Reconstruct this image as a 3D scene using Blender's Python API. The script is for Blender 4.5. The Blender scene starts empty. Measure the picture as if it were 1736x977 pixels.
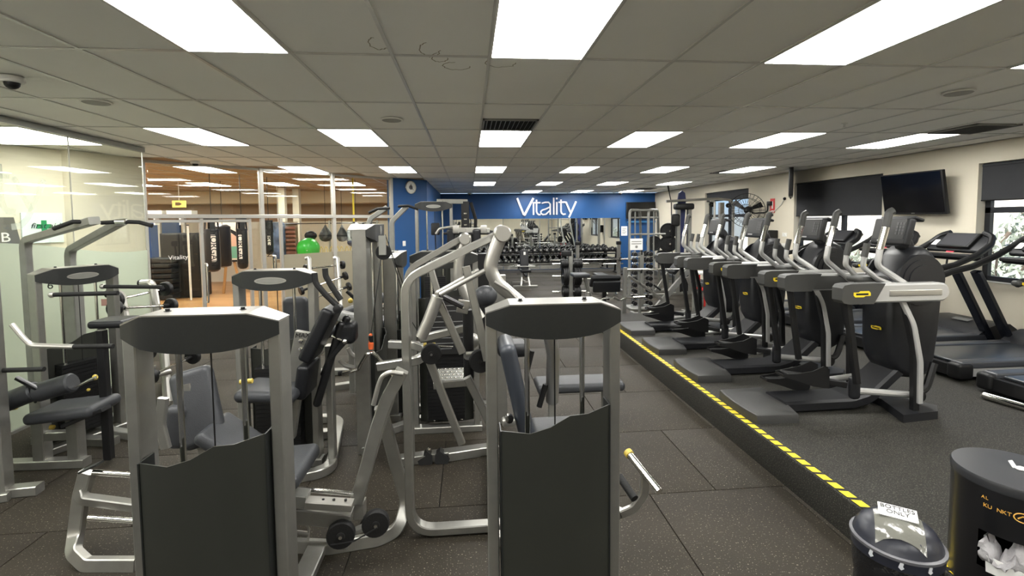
import bpy, bmesh, math, random
from math import sin, cos, pi, radians as R
from mathutils import Vector as V, Matrix as MX
random.seed(7)
D = bpy.data
SC = bpy.context.scene
COL = SC.collection
# ---------------------------------------------------------------- camera
F, YAW, PIT, ROL, HC = 809.52, .0897, .0579, -.0095, 1.974
PPY = 421.44     # principal point row: the photograph is cropped off-centre
_fw = V((sin(YAW)*cos(PIT), cos(YAW)*cos(PIT), -sin(PIT)))
_up0 = V((sin(YAW)*sin(PIT), cos(YAW)*sin(PIT), cos(PIT)))
_rt0 = V((cos(YAW), -sin(YAW), 0))
_rt = _rt0*cos(ROL)+_up0*sin(ROL)
_up = _up0*cos(ROL)-_rt0*sin(ROL)
cd = D.cameras.new('camera'); cam = D.objects.new('camera', cd); COL.objects.link(cam)
cd.sensor_width = 36; cd.lens = F/1736*36; cd.shift_y = (PPY-488.5)/1736; cd.clip_start = .05; cd.clip_end = 200
cam.matrix_world = MX(((_rt.x,_up.x,-_fw.x,0),(_rt.y,_up.y,-_fw.y,0),(_rt.z,_up.z,-_fw.z,HC),(0,0,0,1)))
SC.camera = cam
# ---------------------------------------------------------------- world, exposure
wd = D.worlds.new('sky'); SC.world = wd; wd.use_nodes = True
wn = wd.node_tree.nodes; bg = wn['Background']
sk = wn.new('ShaderNodeTexSky'); sk.sky_type = 'HOSEK_WILKIE'; sk.sun_direction = V((.35,.2,.9)).normalized(); sk.turbidity = 3.5
wd.node_tree.links.new(sk.outputs[0], bg.inputs[0]); bg.inputs[1].default_value = 4.0
sun = D.lights.new('sun', 'SUN'); sun.energy = 13; sun.angle = R(1.5); sun.color = (1,.95,.86)
so = D.objects.new('sun', sun); COL.objects.link(so); so.rotation_euler = (R(28), R(-32), 0); so.location = (20, 5, 30)
vs = SC.view_settings; vs.view_transform = 'Standard'; vs.look = 'None'; vs.gamma = 1; vs.exposure = 0.0; vs.use_curve_mapping = False
LAMP = 27.0   # diffuser panel emission
# ---------------------------------------------------------------- projection helpers (measurements)
def at(px, py, Y):
    d = _fw*F+_rt*(px-868)-_up*(py-PPY)
    return V((0,0,HC))+d*(Y/d.y)
def atz(px, py, z):
    d = _fw*F+_rt*(px-868)-_up*(py-PPY)
    return V((0,0,HC))+d*((z-HC)/d.z)
def atx(px, py, X):
    d = _fw*F+_rt*(px-868)-_up*(py-PPY)
    return V((0,0,HC))+d*(X/d.x)
def inframe(p, m=20):
    d = V(p)-V((0,0,HC)); w = d.dot(_fw)
    if w < .1: return False
    x = 868+F*d.dot(_rt)/w; y = PPY-F*d.dot(_up)/w
    return -m < x < 1736+m and -m < y < 977+m
# ---------------------------------------------------------------- materials
MT = {}
def mat(name, col, rough=.5, metal=0, noise=None, bump=None, spec=.5, emit=0, coat=0):
    """noise=(scale, amount[,detail]) varies the colour, bump=(scale,strength)"""
    if name in MT: return MT[name]
    m = D.materials.new(name); m.use_nodes = True; nt = m.node_tree; b = nt.nodes['Principled BSDF']
    b.inputs['Base Color'].default_value = (*col, 1); b.inputs['Roughness'].default_value = rough; b.inputs['Metallic'].default_value = metal
    b.inputs['Specular IOR Level'].default_value = spec
    if coat: b.inputs['Coat Weight'].default_value = coat; b.inputs['Coat Roughness'].default_value = .1
    if emit: b.inputs['Emission Color'].default_value = (*col, 1); b.inputs['Emission Strength'].default_value = emit
    L = nt.links.new
    if noise or bump: tc = nt.nodes.new('ShaderNodeTexCoord')
    if noise:
        n = nt.nodes.new('ShaderNodeTexNoise'); n.inputs['Scale'].default_value = noise[0]; n.inputs['Detail'].default_value = noise[2] if len(noise) > 2 else 4
        L(tc.outputs['Object'], n.inputs['Vector'])
        r = nt.nodes.new('ShaderNodeValToRGB'); a = noise[1]
        r.color_ramp.elements[0].position = .3; r.color_ramp.elements[1].position = .7
        r.color_ramp.elements[0].color = (*[c*(1-a) for c in col], 1); r.color_ramp.elements[1].color = (*[min(1, c*(1+a)) for c in col], 1)
        L(n.outputs[0], r.inputs[0]); L(r.outputs[0], b.inputs['Base Color'])
    if bump:
        n = nt.nodes.new('ShaderNodeTexNoise'); n.inputs['Scale'].default_value = bump[0]; n.inputs['Detail'].default_value = 3
        L(tc.outputs['Object'], n.inputs['Vector'])
        bp = nt.nodes.new('ShaderNodeBump'); bp.inputs['Strength'].default_value = bump[1]; bp.inputs['Distance'].default_value = .01
        L(n.outputs[0], bp.inputs['Height']); L(bp.outputs[0], b.inputs['Normal'])
    MT[name] = m; return m
silver = mat('silver powder coat', (.33,.325,.30), .3, .75, (14,.06))
silver_d = mat('grey powder coat', (.26,.26,.24), .4, .5, (14,.06))
pipe = mat('satin silver tube', (.43,.42,.39), .32, .78)
chrome = mat('chrome', (.78,.77,.74), .12, 1)
headm = mat('charcoal cap plastic', (.012,.0135,.013), .42, 0, (60,.1))
shroudm = mat('charcoal shroud', (.026,.0275,.023), .38, 0, (5,.06))
black = mat('black plastic', (.007,.007,.0075), .45, spec=.35)
blackm = mat('black satin metal', (.014,.014,.015), .32, .3)
rubber = mat('black rubber', (.009,.009,.009), .65, 0, None, (90,.2), .3)
ironm = mat('black cast iron', (.008,.008,.0085), .4, 0, None, (60,.15), .35)
vgrey = mat('grey vinyl', (.034,.036,.04), .42, 0, (9,.1), (150,.15), .35)
vblack = mat('black vinyl', (.008,.0085,.01), .38, 0, None, (120,.15), .3)
ellip = mat('graphite shell', (.011,.0115,.0135), .42, 0, (30,.1), None, .4)
ellip2 = mat('grey grip shell', (.04,.04,.037), .5)
platin = mat('silver shell', (.47,.47,.46), .35, .45)
yellow = mat('yellow decal', (.72,.54,.02), .5)
yellowp = mat('yellow plastic', (.5,.37,.06), .4)
white = mat('white plastic', (.75,.74,.7), .5)
paper = mat('white paper', (.82,.82,.8), .7)
cream = mat('cream paint', (.64,.59,.475), .75, 0, (1.2,.03), (200,.05))
bluep = mat('blue paint', (.004,.065,.215), .5, 0, (1.5,.06))
alum = mat('aluminium frame', (.42,.41,.375), .4, .5)
darkalu = mat('dark window frame', (.015,.016,.02), .4, .3)
blindm = mat('charcoal blind fabric', (.022,.023,.026), .8, 0, (3,.1))
screenm = mat('black screen', (.004,.004,.005), .12)
redm = mat('red sign', (.6,.02,.02), .5)
greenm = mat('green ball vinyl', (.03,.42,.04), .3)
badgem = mat('badge plate', (.35,.34,.31), .35, .7)
bluebelt = mat('treadmill belt', (.03,.034,.04), .28, 0, (20,.1))
def glassmat(name, tint, refl=1.0, diff=0.0, dcol=(.8,.85,.78), trl=.5):
    """clear pane: tinted transparency + fresnel mirror, optional frosting (diffuse + translucent)"""
    m = D.materials.new(name); m.use_nodes = True; nt = m.node_tree; nt.nodes.clear(); N = nt.nodes.new; L = nt.links.new
    o = N('ShaderNodeOutputMaterial'); t = N('ShaderNodeBsdfTransparent'); t.inputs[0].default_value = (*tint, 1)
    g = N('ShaderNodeBsdfGlossy'); g.inputs['Roughness'].default_value = .02 if diff < .5 else .25; g.inputs['Color'].default_value = (.95,.95,.95,1)
    base = t.outputs[0]
    if diff:
        d = N('ShaderNodeBsdfDiffuse'); d.inputs[0].default_value = (*dcol, 1); tr = N('ShaderNodeBsdfTranslucent'); tr.inputs[0].default_value = (*dcol, 1)
        a = N('ShaderNodeMixShader'); a.inputs[0].default_value = trl; L(d.outputs[0], a.inputs[1]); L(tr.outputs[0], a.inputs[2])
        b = N('ShaderNodeMixShader'); b.inputs[0].default_value = diff; L(base, b.inputs[1]); L(a.outputs[0], b.inputs[2]); base = b.outputs[0]
    f = N('ShaderNodeFresnel'); gb = N('ShaderNodeNewGeometry'); io = N('ShaderNodeMath'); io.operation = 'MULTIPLY_ADD'; io.inputs[1].default_value = -.8333; io.inputs[2].default_value = 1.5; L(gb.outputs['Backfacing'], io.inputs[0]); L(io.outputs[0], f.inputs[0])   # both faces of the thin pane reflect alike
    mu = N('ShaderNodeMath'); mu.operation = 'MULTIPLY'; mu.inputs[1].default_value = refl; L(f.outputs[0], mu.inputs[0])
    x = N('ShaderNodeMixShader'); L(mu.outputs[0], x.inputs[0]); L(base, x.inputs[1]); L(g.outputs[0], x.inputs[2]); L(x.outputs[0], o.inputs[0])
    MT[name] = m; return m
clear = glassmat('clear glass', (.95,.97,.93), .9)
winglass = glassmat('window glass', (.92,.95,.97), .6)
frost2 = glassmat('smoky frosted glass', (.9,.9,.82), .5, .8, (.42,.40,.32), .5)
frost = glassmat('frosted film glass', (.9,.95,.88), .5, .72, (.58,.63,.54), .5)
def speckle(name, base, spot, sc, thr, rough, bscale=160, vary=.25):
    m = D.materials.new(name); m.use_nodes = True; nt = m.node_tree; b = nt.nodes['Principled BSDF']; N = nt.nodes.new; L = nt.links.new
    tc = N('ShaderNodeTexCoord'); g = N('ShaderNodeNewGeometry')
    v = N('ShaderNodeTexNoise'); v.inputs['Scale'].default_value = sc; v.inputs['Detail'].default_value = 1; L(g.outputs['Position'], v.inputs['Vector'])
    r = N('ShaderNodeValToRGB'); r.color_ramp.elements[0].position = thr; r.color_ramp.elements[1].position = thr+.06
    r.color_ramp.elements[0].color = (0,0,0,1); r.color_ramp.elements[1].color = (1,1,1,1); L(v.outputs[0], r.inputs[0])
    n2 = N('ShaderNodeTexNoise'); n2.inputs['Scale'].default_value = 1.1; n2.inputs['Detail'].default_value = 5; L(g.outputs['Position'], n2.inputs['Vector'])
    r2 = N('ShaderNodeValToRGB'); r2.color_ramp.elements[0].position = .3; r2.color_ramp.elements[1].position = .72
    r2.color_ramp.elements[0].color = (*[c*(1-vary) for c in base], 1); r2.color_ramp.elements[1].color = (*[c*(1+vary) for c in base], 1); L(n2.outputs[0], r2.inputs[0])
    mx = N('ShaderNodeMixRGB'); L(r.outputs[0], mx.inputs[0]); L(r2.outputs[0], mx.inputs[1]); mx.inputs[2].default_value = (*spot, 1)
    L(mx.outputs[0], b.inputs['Base Color']); b.inputs['Roughness'].default_value = rough; b.inputs['Specular IOR Level'].default_value = .22
    n3 = N('ShaderNodeTexNoise'); n3.inputs['Scale'].default_value = bscale; L(g.outputs['Position'], n3.inputs['Vector'])
    bp = N('ShaderNodeBump'); bp.inputs['Strength'].default_value = .35; bp.inputs['Distance'].default_value = .004; L(n3.outputs[0], bp.inputs['Height']); L(bp.outputs[0], b.inputs['Normal'])
    MT[name] = m; return m
floorm = speckle('speckled rubber tile', (.028,.0232,.0165), (.19,.17,.13), 95, .66, .62)
platm = speckle('dark rubber platform', (.0215,.0205,.0175), (.07,.067,.055), 120, .58, .6, 220, .2)
jointm = mat('dark joint', (.008,.008,.008), .9)
ceilm = mat('ceiling tile board', (.88,.87,.82), .85, 0, (.7,.03), (300,.05))
tbarm = mat('ceiling grid bar', (.60,.59,.55), .3, .0)
tanm = mat('tan ceiling board', (.42,.30,.19), .85)
brownm = mat('brown upper wall', (.30,.215,.14), .8)
emit_m = mat('light diffuser', (1,.985,.94), .6, emit=LAMP)
def woodmat():
    m = D.materials.new('timber floor'); m.use_nodes = True; nt = m.node_tree; b = nt.nodes['Principled BSDF']; N = nt.nodes.new; L = nt.links.new
    tc = N('ShaderNodeTexCoord'); br = N('ShaderNodeTexBrick'); L(tc.outputs['Object'], br.inputs['Vector'])
    br.inputs['Scale'].default_value = 1; br.inputs['Brick Width'].default_value = 1.6; br.inputs['Row Height'].default_value = .09; br.inputs['Mortar Size'].default_value = .002
    br.inputs['Color1'].default_value = (.52,.30,.12,1); br.inputs['Color2'].default_value = (.42,.22,.085,1); br.inputs['Mortar'].default_value = (.2,.1,.04,1)
    L(br.outputs[0], b.inputs['Base Color']); b.inputs['Roughness'].default_value = .35; MT['timber'] = m; return m
timber = woodmat()
# ---------------------------------------------------------------- mesh builder
def frame(d, up=None):
    d = d.normalized(); u = V(up) if up is not None else V((0,0,1))
    if abs(d.dot(u.normalized())) > .98: u = V((0,1,0)) if abs(d.y) < .9 else V((1,0,0))
    x = u.cross(d).normalized(); return x, d.cross(x).normalized(), d
def fillet(pts, r, n=5):
    pts = [V(p) for p in pts]
    if r <= 0 or len(pts) < 3: return pts
    out = [pts[0]]
    for a, b, c in zip(pts, pts[1:], pts[2:]):
        u = (a-b); w = (c-b); l = min(u.length, w.length)*.49; u.normalize(); w.normalize()
        ang = u.angle(w, pi)
        if ang > pi-.02: continue
        t = min(r/math.tan(ang/2), l)
        p, q = b+u*t, b+w*t
        for i in range(n+1):
            s = i/n; out.append(p*(1-s)**2+b*2*s*(1-s)+q*s*s)
    out.append(pts[-1]); return out
class MB:
    def __init__(s): s.v = []; s.f = []
    def add(s, vs, fs):
        o = len(s.v); s.v += [tuple(v) for v in vs]; s.f += [tuple(i+o for i in f) for f in fs]; return s
    def hexa(s, p):
        return s.add(p, [(3,2,1,0),(4,5,6,7),(0,1,5,4),(1,2,6,5),(2,3,7,6),(3,0,4,7)])
    def box(s, c, sz, rz=0, M=None):
        x, y, z = [k/2 for k in sz]; c = V(c)
        m = M or MX.Rotation(rz, 3, 'Z')
        return s.hexa([c+m@V(q) for q in ((-x,-y,-z),(x,-y,-z),(x,y,-z),(-x,y,-z),(-x,-y,z),(x,-y,z),(x,y,z),(-x,y,z))])
    def bb(s, x0, x1, y0, y1, z0, z1): return s.box(((x0+x1)/2,(y0+y1)/2,(z0+z1)/2), (abs(x1-x0),abs(y1-y0),abs(z1-z0)))
    def rbox(s, c, sz, r=.02, n=2, rz=0, M=None, puff=0):
        """rounded box; puff bulges the faces a little (cushions)"""
        h = [max(k/2-r, 1e-4) for k in sz]; c = V(c); m = M or MX.Rotation(rz, 3, 'Z'); g = n*2+1; vs = []; idx = {}; fs = []
        def pt(a, b, k, sg):
            i = [0,0,0]; k1, k2 = (k+1) % 3, (k+2) % 3
            q = V((0,0,0)); q[k] = sg
            q[k1] = -1+2*min(a, n)/n if a <= n else 1
            q[k2] = -1+2*min(b, n)/n if b <= n else 1
            return q
        for k in range(3):
            for sg in (-1, 1):
                k1, k2 = (k+1) % 3, (k+2) % 3; grid = []
                for a in range(g+1):
                    row = []
                    for b in range(g+1):
                        d = V((0,0,0)); p = V((0,0,0)); d[k] = sg; p[k] = sg*h[k]
                        for kk, t in ((k1, a), (k2, b)):
                            if t <= n: d[kk] = -math.tan((1-t/n)*pi/4); p[kk] = -h[kk]
                            else: d[kk] = math.tan((t-n-1)/n*pi/4); p[kk] = h[kk]
                        d.normalize(); q = p+d*r
                        key = tuple(round(w, 5) for w in q)
                        if key not in idx: idx[key] = len(vs); vs.append(c+m@q)
                        row.append(idx[key])
                    grid.append(row)
                for a in range(g):
                    for b in range(g):
                        q = (grid[a][b], grid[a+1][b], grid[a+1][b+1], grid[a][b+1])
                        if len(set(q)) < 3: continue
                        q = tuple(dict.fromkeys(q)); fs.append(q if sg > 0 else q[::-1])
        return s.add(vs, fs)
    def ring_sweep(s, rings, cap=True, closed=False):
        n = len(rings[0]); vs = [p for r in rings for p in r]; fs = []; m = len(rings)
        for i in range(m if closed else m-1):
            j = (i+1) % m
            for k in range(n):
                l = (k+1) % n; fs.append((i*n+k, i*n+l, j*n+l, j*n+k))
        if cap and not closed: fs.append(tuple(range(n))[::-1]); fs.append(tuple((m-1)*n+k for k in range(n)))
        return s.add(vs, fs)
    def sweep(s, pts, prof, up=None, rad=0, nf=5, cap=True):
        """sweep a 2D profile along a polyline with rounded bends"""
        P = fillet(pts, rad, nf); rings = []; prev = None
        for i, p in enumerate(P):
            d = (P[min(i+1, len(P)-1)]-P[max(i-1, 0)]).normalized()
            if prev is None or up is not None: x, y, _ = frame(d, up)
            else:
                x = prev-d*prev.dot(d)
                x = x.normalized() if x.length > 1e-5 else frame(d)[0]; y = d.cross(x)
            prev = x; k = 1.0
            if 0 < i < len(P)-1:
                a = (P[i]-P[i-1]).angle(P[i+1]-P[i], 0); k = 1/max(cos(a/2), .3)
                if rad > 0: k = min(k, 1.1)
            rings.append([p+x*u+y*w for u, w in prof])
        return s.ring_sweep(rings, cap)
    def tube(s, pts, r, rad=0, n=10, nf=5):
        return s.sweep(pts, [(r*cos(2*pi*i/n), r*sin(2*pi*i/n)) for i in range(n)], None, rad, nf)
    def bar(s, pts, w, h, up=None, rad=0, nf=5, c=.006):
        """rectangular tube: w across (perpendicular to up), h along up; small chamfer"""
        x, y = w/2, h/2; c = min(c, x*.4, y*.4)
        return s.sweep(pts, [(x,-y+c),(x,y-c),(x-c,y),(-x+c,y),(-x,y-c),(-x,-y+c),(-x+c,-y),(x-c,-y)], up, rad, nf)
    def cyl(s, a, b, r, r2=None, n=16):
        a, b = V(a), V(b); x, y, _ = frame(b-a); r2 = r if r2 is None else r2
        return s.ring_sweep([[a+x*r*cos(2*pi*i/n)+y*r*sin(2*pi*i/n) for i in range(n)], [b+x*r2*cos(2*pi*i/n)+y*r2*sin(2*pi*i/n) for i in range(n)]])
    def lathe(s, a, d, prof, n=20):
        """profile [(dist along d, radius)] turned around the axis"""
        a = V(a); x, y, d = frame(V(d))
        return s.ring_sweep([[a+d*t+x*r*cos(2*pi*i/n)+y*r*sin(2*pi*i/n) for i in range(n)] for t, r in prof])
    def ball(s, c, r, n=12, m=8, sc=(1,1,1)):
        c = V(c); rings = []
        for j in range(m+1):
            t = max(1e-3, min(pi-1e-3, pi*j/m))
            rings.append([c+V((r*sc[0]*sin(t)*cos(2*pi*i/n), r*sc[1]*sin(t)*sin(2*pi*i/n), -r*sc[2]*cos(t))) for i in range(n)])
        return s.ring_sweep(rings)
    def prism(s, poly, o, ux, uy, th):
        """extrude a 2D polygon; o origin, ux/uy plane axes, th vector of thickness"""
        o, ux, uy, th = V(o), V(ux), V(uy), V(th); n = len(poly)
        a = [o+ux*p[0]+uy*p[1] for p in poly]; b = [p+th for p in a]
        if ux.cross(uy).dot(th) < 0: a, b = b, a
        return s.add(a+b, [tuple(range(n))[::-1], tuple(range(n, 2*n))]+[(i, (i+1) % n, n+(i+1) % n, n+i) for i in range(n)])
    def mesh(s, name, ang=35):
        m = D.meshes.new(name); m.from_pydata(s.v, [], s.f); m.update()
        b = bmesh.new(); b.from_mesh(m); bmesh.ops.recalc_face_normals(b, faces=b.faces); b.to_mesh(m); b.free()
        for p in m.polygons: p.use_smooth = True
        m.set_sharp_from_angle(angle=R(ang)); return m
    def build(s, name, material, parent=None, off=None, ang=35):
        """off: world offset removed from the vertices (world-measured parts under an Empty)"""
        if off is None and parent is not None and parent.name in OFF: off = OFF[parent.name]
        if off is not None: s.v = [(x-off[0], y-off[1], z-off[2]) for x, y, z in s.v]
        m = s.mesh(name, ang); m.materials.append(material)
        o = D.objects.new(name, m); COL.objects.link(o)
        if parent is not None:
            o.parent = parent
            if parent.name in OFF: OFF[o.name] = OFF[parent.name]
        return o
OFF = {}
def tag(o, label=None, cat=None, group=None, kind=None):
    if label: o['label'] = label
    if cat: o['category'] = cat
    if group: o['group'] = group
    if kind: o['kind'] = kind
    return o
def thing(name, label, cat, loc=(0,0,0), rz=0, group=None, world=False):
    o = D.objects.new(name, None); COL.objects.link(o); o.location = loc; o.rotation_euler = (0,0,rz); o.empty_display_size = .1
    if world: OFF[o.name] = tuple(loc)
    return tag(o, label, cat, group)
def dup(root, loc, rz=None, label=None):
    def cp(o, par):
        c = o.copy(); COL.objects.link(c); c.parent = par
        for ch in kids.get(o.name, []): cp(ch, c)
        return c
    kids = {}
    def walk(o):
        kids[o.name] = list(o.children)
        for ch in o.children: walk(ch)
    walk(root)
    c = cp(root, None); c.location = loc
    if rz is not None: c.rotation_euler = (0,0,rz)
    if label: c['label'] = label
    return c
def share(name, me, parent, loc=(0,0,0), rot=(0,0,0), sc=(1,1,1)):
    o = D.objects.new(name, me); COL.objects.link(o); o.parent = parent; o.location = loc; o.rotation_euler = rot; o.scale = sc; return o
def struct(mb, name, m, parent=None, **k):
    o = mb.build(name, m, parent)
    if parent is None: o['kind'] = 'structure'
    return o
def text(body, name, m, parent, o, ux, uy, size, depth=.002, align='CENTER', shear=0, off=None):
    c = D.curves.new('t', 'FONT'); c.body = body; c.size = size; c.extrude = depth; c.align_x = align; c.align_y = 'CENTER'; c.shear = shear; c.resolution_u = 3
    t = D.objects.new('t', c); COL.objects.link(t); dg = bpy.context.evaluated_depsgraph_get(); dg.update()
    me = D.meshes.new_from_object(t.evaluated_get(dg)); D.objects.remove(t); D.curves.remove(c)
    ux, uy = V(ux).normalized(), V(uy).normalized(); uz = ux.cross(uy); o = V(o)
    if off is None and parent is not None and parent.name in OFF: off = OFF[parent.name]
    if off: o = o-V(off)
    for v in me.vertices: v.co = o+ux*v.co.x+uy*v.co.y+uz*v.co.z
    me.name = name; me.materials.clear(); me.materials.append(m)
    ob = D.objects.new(name, me); COL.objects.link(ob); ob.parent = parent
    return ob
def stroke(mb, pts, w, o, ux, uy, th):
    """flat ribbon letter stroke in the plane (ux,uy) with thickness vector th"""
    P = [V((p[0], p[1], 0)) for p in pts]; Lf, Rt = [], []
    for i, p in enumerate(P):
        d = (P[min(i+1, len(P)-1)]-P[max(i-1, 0)]).normalized(); nrm = V((-d.y, d.x, 0)); k = 1
        if 0 < i < len(P)-1:
            a = (P[i]-P[i-1]).angle(P[i+1]-P[i], 0); k = 1/max(cos(a/2), .5)
        Lf.append(p+nrm*w/2*k); Rt.append(p-nrm*w/2*k)
    for i in range(len(P)-1): mb.prism([Lf[i][:2], Rt[i][:2], Rt[i+1][:2], Lf[i+1][:2]], o, ux, uy, th)
    return mb
# ================================================================ STRUCTURE
CZ = 3.0; XR = 7.2; YB = 18.0; YF = -4.5
PX = 2.3; PZ = .24; PY1 = 8.55          # raised platform edge, height, far end
# floor base + rubber tiles
flo = struct(MB().bb(-5.2, XR, YF, YB, -.2, -.012), 'floor', jointm)
S = 1.0; tm = MB().rbox((0,0,-.012), (S-.006,S-.006,.024), .004, 1).mesh('floor_tile'); tm.materials.append(floorm)
rowi = 0
for j in range(-4, 15):
    y = 3.228+S*j+S/2; xo = 1.767 if j % 2 == 0 else 1.267
    for i in range(-8, 6):
        x = xo+S*i+S/2
        if y > 18 or x-S/2 > XR-.1 or x < -5.4: continue
        if x > PX+.55 and y < PY1-.5: continue
        if y-x > 13.15+.3 and x < -.9: continue           # behind the diagonal glass
        if x < -4.6 and y < 7: continue
        if not inframe((x,y,0), 700): continue
        if x+S/2 > XR: continue
        share('floor_tile', tm, flo, (x,y,0))
fo = struct(MB().bb(-14, -4.36, -1, 8.2, -.2, -.004), 'floor', mat('office carpet', (.06,.06,.062), .9))
pb = MB(); pb.prism([(-5.2,8.02),(-1.1,12.12),(-1.1,18),(-14,18),(-14,8.02)], (0,0,-.2), (1,0,0), (0,1,0), (0,0,.198)); fbx = struct(pb, 'floor', timber); fbx.name = 'floor_boxing_room'
# raised platform with a rounded edge and hazard tape
pm = MB(); pf = [(0,0),(0,PZ-.02),(.006,PZ-.006),(.02,PZ),(XR-PX,PZ),(XR-PX,0)]
pm.prism(pf, (PX,YF,0), (1,0,0), (0,0,1), (0,PY1-YF,0)); plat = struct(pm, 'floor_platform', platm)
tp = MB().bb(PX+.014, PX+.069, YF, PY1-.03, PZ-.001, PZ+.0015).build('hazard_tape', black, plat)
sm = MB().prism([(-.0275,-.028),(.0275,-.042),(.0275,.028),(-.0275,.042)], (0,0,0), (1,0,0), (0,1,0), (0,0,.0015)).mesh('tape_stripe'); sm.materials.append(yellow)
y = 2.0
while y < PY1-.1:
    share('tape_stripe', sm, tp, (PX+.0415, y, PZ+.0012)); y += .1
# ---------------- walls
def wall_x(name, x0, x1, ya, yb, holes, m, z1=CZ):
    """wall in a y-z plane between x0 and x1 with rectangular holes (y0,y1,z0,z1)"""
    mb = MB(); ys = sorted(holes); y = ya
    for h in ys:
        mb.bb(x0,x1,y,h[0],0,z1); mb.bb(x0,x1,h[0],h[1],0,h[2]); mb.bb(x0,x1,h[0],h[1],h[3],z1); y = h[1]
    mb.bb(x0,x1,y,yb,0,z1); return struct(mb, name, m)
WIN = [(3.6,6.19,1.06,2.72),(7.76,10.03,1.06,2.74),(11.78,14.05,1.06,2.76)]
wall_x('wall_right', XR, XR+.25, YF, YB+.2, WIN, cream)
struct(MB().bb(-1.2, XR, YB, YB+.2, 0, CZ), 'wall_back', bluep)
struct(MB().bb(-14, XR+.25, YF-.2, YF, 0, CZ), 'wall_front', cream)
struct(MB().prism([(-1.76,11.39),(-1.03,12.12),(-1.03,18),(-1.2,18),(-1.2,12.2),(-1.9,11.5)], (0,0,0), (1,0,0), (0,1,0), (0,0,CZ)), 'wall_left', bluep)
# skirting along the back/right walls
struct(MB().bb(XR-.012, XR, PY1, YB, 0, .1), 'baseboard_right', mat('grey skirting', (.12,.12,.12), .6))
struct(MB().bb(-1.03, XR, YB-.012, YB, 0, .1), 'baseboard_back', MT['grey skirting'])
# office walls behind the near glass
def pwall(name, a, b, th, m, z0=0, z1=CZ):
    a, b = V((*a,0)), V((*b,0)); n = V((-(b-a).y,(b-a).x,0)).normalized()*th
    return struct(MB().hexa([a+V((0,0,z0)), b+V((0,0,z0)), b+n+V((0,0,z0)), a+n+V((0,0,z0)), a+V((0,0,z1)), b+V((0,0,z1)), b+n+V((0,0,z1)), a+n+V((0,0,z1))]), name, m)
pwall('wall_office', (-7.6,3.6), (-5.52,7.2), .12, cream)
pwall('wall_office', (-5.44,7.1), (-5.1,8.05), .12, cream)
pwall('wall_office', (-7.6,-4.4), (-7.6,3.6), .12, cream)
# boxing room shell
struct(MB().bb(-14, -1.2, 17, 17.2, 0, 2.02), 'wall_boxing', cream)
struct(MB().bb(-14, -1.2, 17, 17.2, 2.02, CZ), 'wall_boxing', brownm)
struct(MB().bb(-14, -1.2, 16.1, 17, 2.62, CZ), 'trim_bulkhead', mat('cream bulkhead', (.62,.53,.38), .8))
struct(MB().bb(-14.2, -14, YF, 17.2, 0, CZ), 'wall_boxing', cream)
pwall('wall_boxing', (-14,8.1), (-5.15,8.1), -.08, cream)
# ---------------- ceiling: slab, tiles, grid, lights
GX, GY = .1435, 3.069
LIGHTS = [(c, r) for r in range(-1, 6) for c in range(-6, 4)]
def islight(i, j):   # column i, row j in tiles (j: far edge GY+1.2*j)
    return i % 3 == 0 and j % 3 == 0
cei = struct(MB().bb(-14.2, XR+.25, YF-.2, YB+.2, CZ+.03, CZ+.25), 'ceiling', jointm)
def room(x, y):
    if y > YB or x > XR: return None
    if x < -1.03 and y-x > 13.15: return 'box'
    return 'main'
tmesh = {}
for k, mm in (('main', ceilm), ('box', tanm)):
    q = MB().bb(-.296,.296,-.596,.596,0,.016).mesh('ceiling_tile'); q.materials.append(mm); tmesh[k] = q
rest = {'main': MB(), 'box': MB()}; lights = []; ntile = 0
NOLIGHT = {(0,5)}
cand = []
for i in range(-24, 12):
    for j in range(-6, 13):
        x = GX+.6*i+.3; y = GY+1.2*j-.6
        k = room(x, y)
        if not k: continue
        c, r = i//3, j//3+1
        if i % 3 == 0 and j % 3 == 0 and (c, r) not in NOLIGHT and y > YF:
            if x > (-13.5 if k == 'box' else -7.2): lights.append((c, r, x, y, k)); continue
        x0, x1 = x-.296, min(x+.296, XR); y0, y1 = y-.596, min(y+.596, YB)
        cand.append((V((x,y,0)).length, x, y, k, x1-x0 > .58 and y1-y0 > 1.18, x0, x1, y0, y1))
cand.sort()
for d, x, y, k, full, x0, x1, y0, y1 in cand:
    if full and ntile < 290 and k == 'main' and inframe((x,y,CZ), 250): share('ceiling_tile', tmesh[k], cei, (x,y,CZ+.008)); ntile += 1
    else: rest[k].bb(x0,x1,y0,y1,CZ+.008,CZ+.024)
for k, mm in (('main', ceilm), ('box', tanm)):
    o = rest[k].build('ceiling_tile_field', mm, cei); o['kind'] = 'stuff'
g = MB()
for i in range(-24, 13): g.bb(GX+.6*i-.010, GX+.6*i+.010, YF, YB, CZ, CZ+.03)
for j in range(-6, 13): g.bb(-14, XR, GY+1.2*j-.010, GY+1.2*j+.010, CZ+.0006, CZ+.03)
g.build('ceiling_grid', tbarm, cei)['kind'] = 'stuff'
lf = MB()
for a in ((-.297,-.285,-.597,.597),(.285,.297,-.597,.597),(-.285,.285,-.597,-.585),(-.285,.285,.585,.597)): lf.bb(*a, 0, .03)
lfm = lf.mesh('frame'); lfm.materials.append(white)
ldm = MB().bb(-.285,.285,-.585,.585,.003,.02).mesh('diffuser'); ldm.materials.append(emit_m)
ORD = ['first','second','third','fourth','fifth','sixth','seventh','eighth','ninth','tenth']
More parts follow.
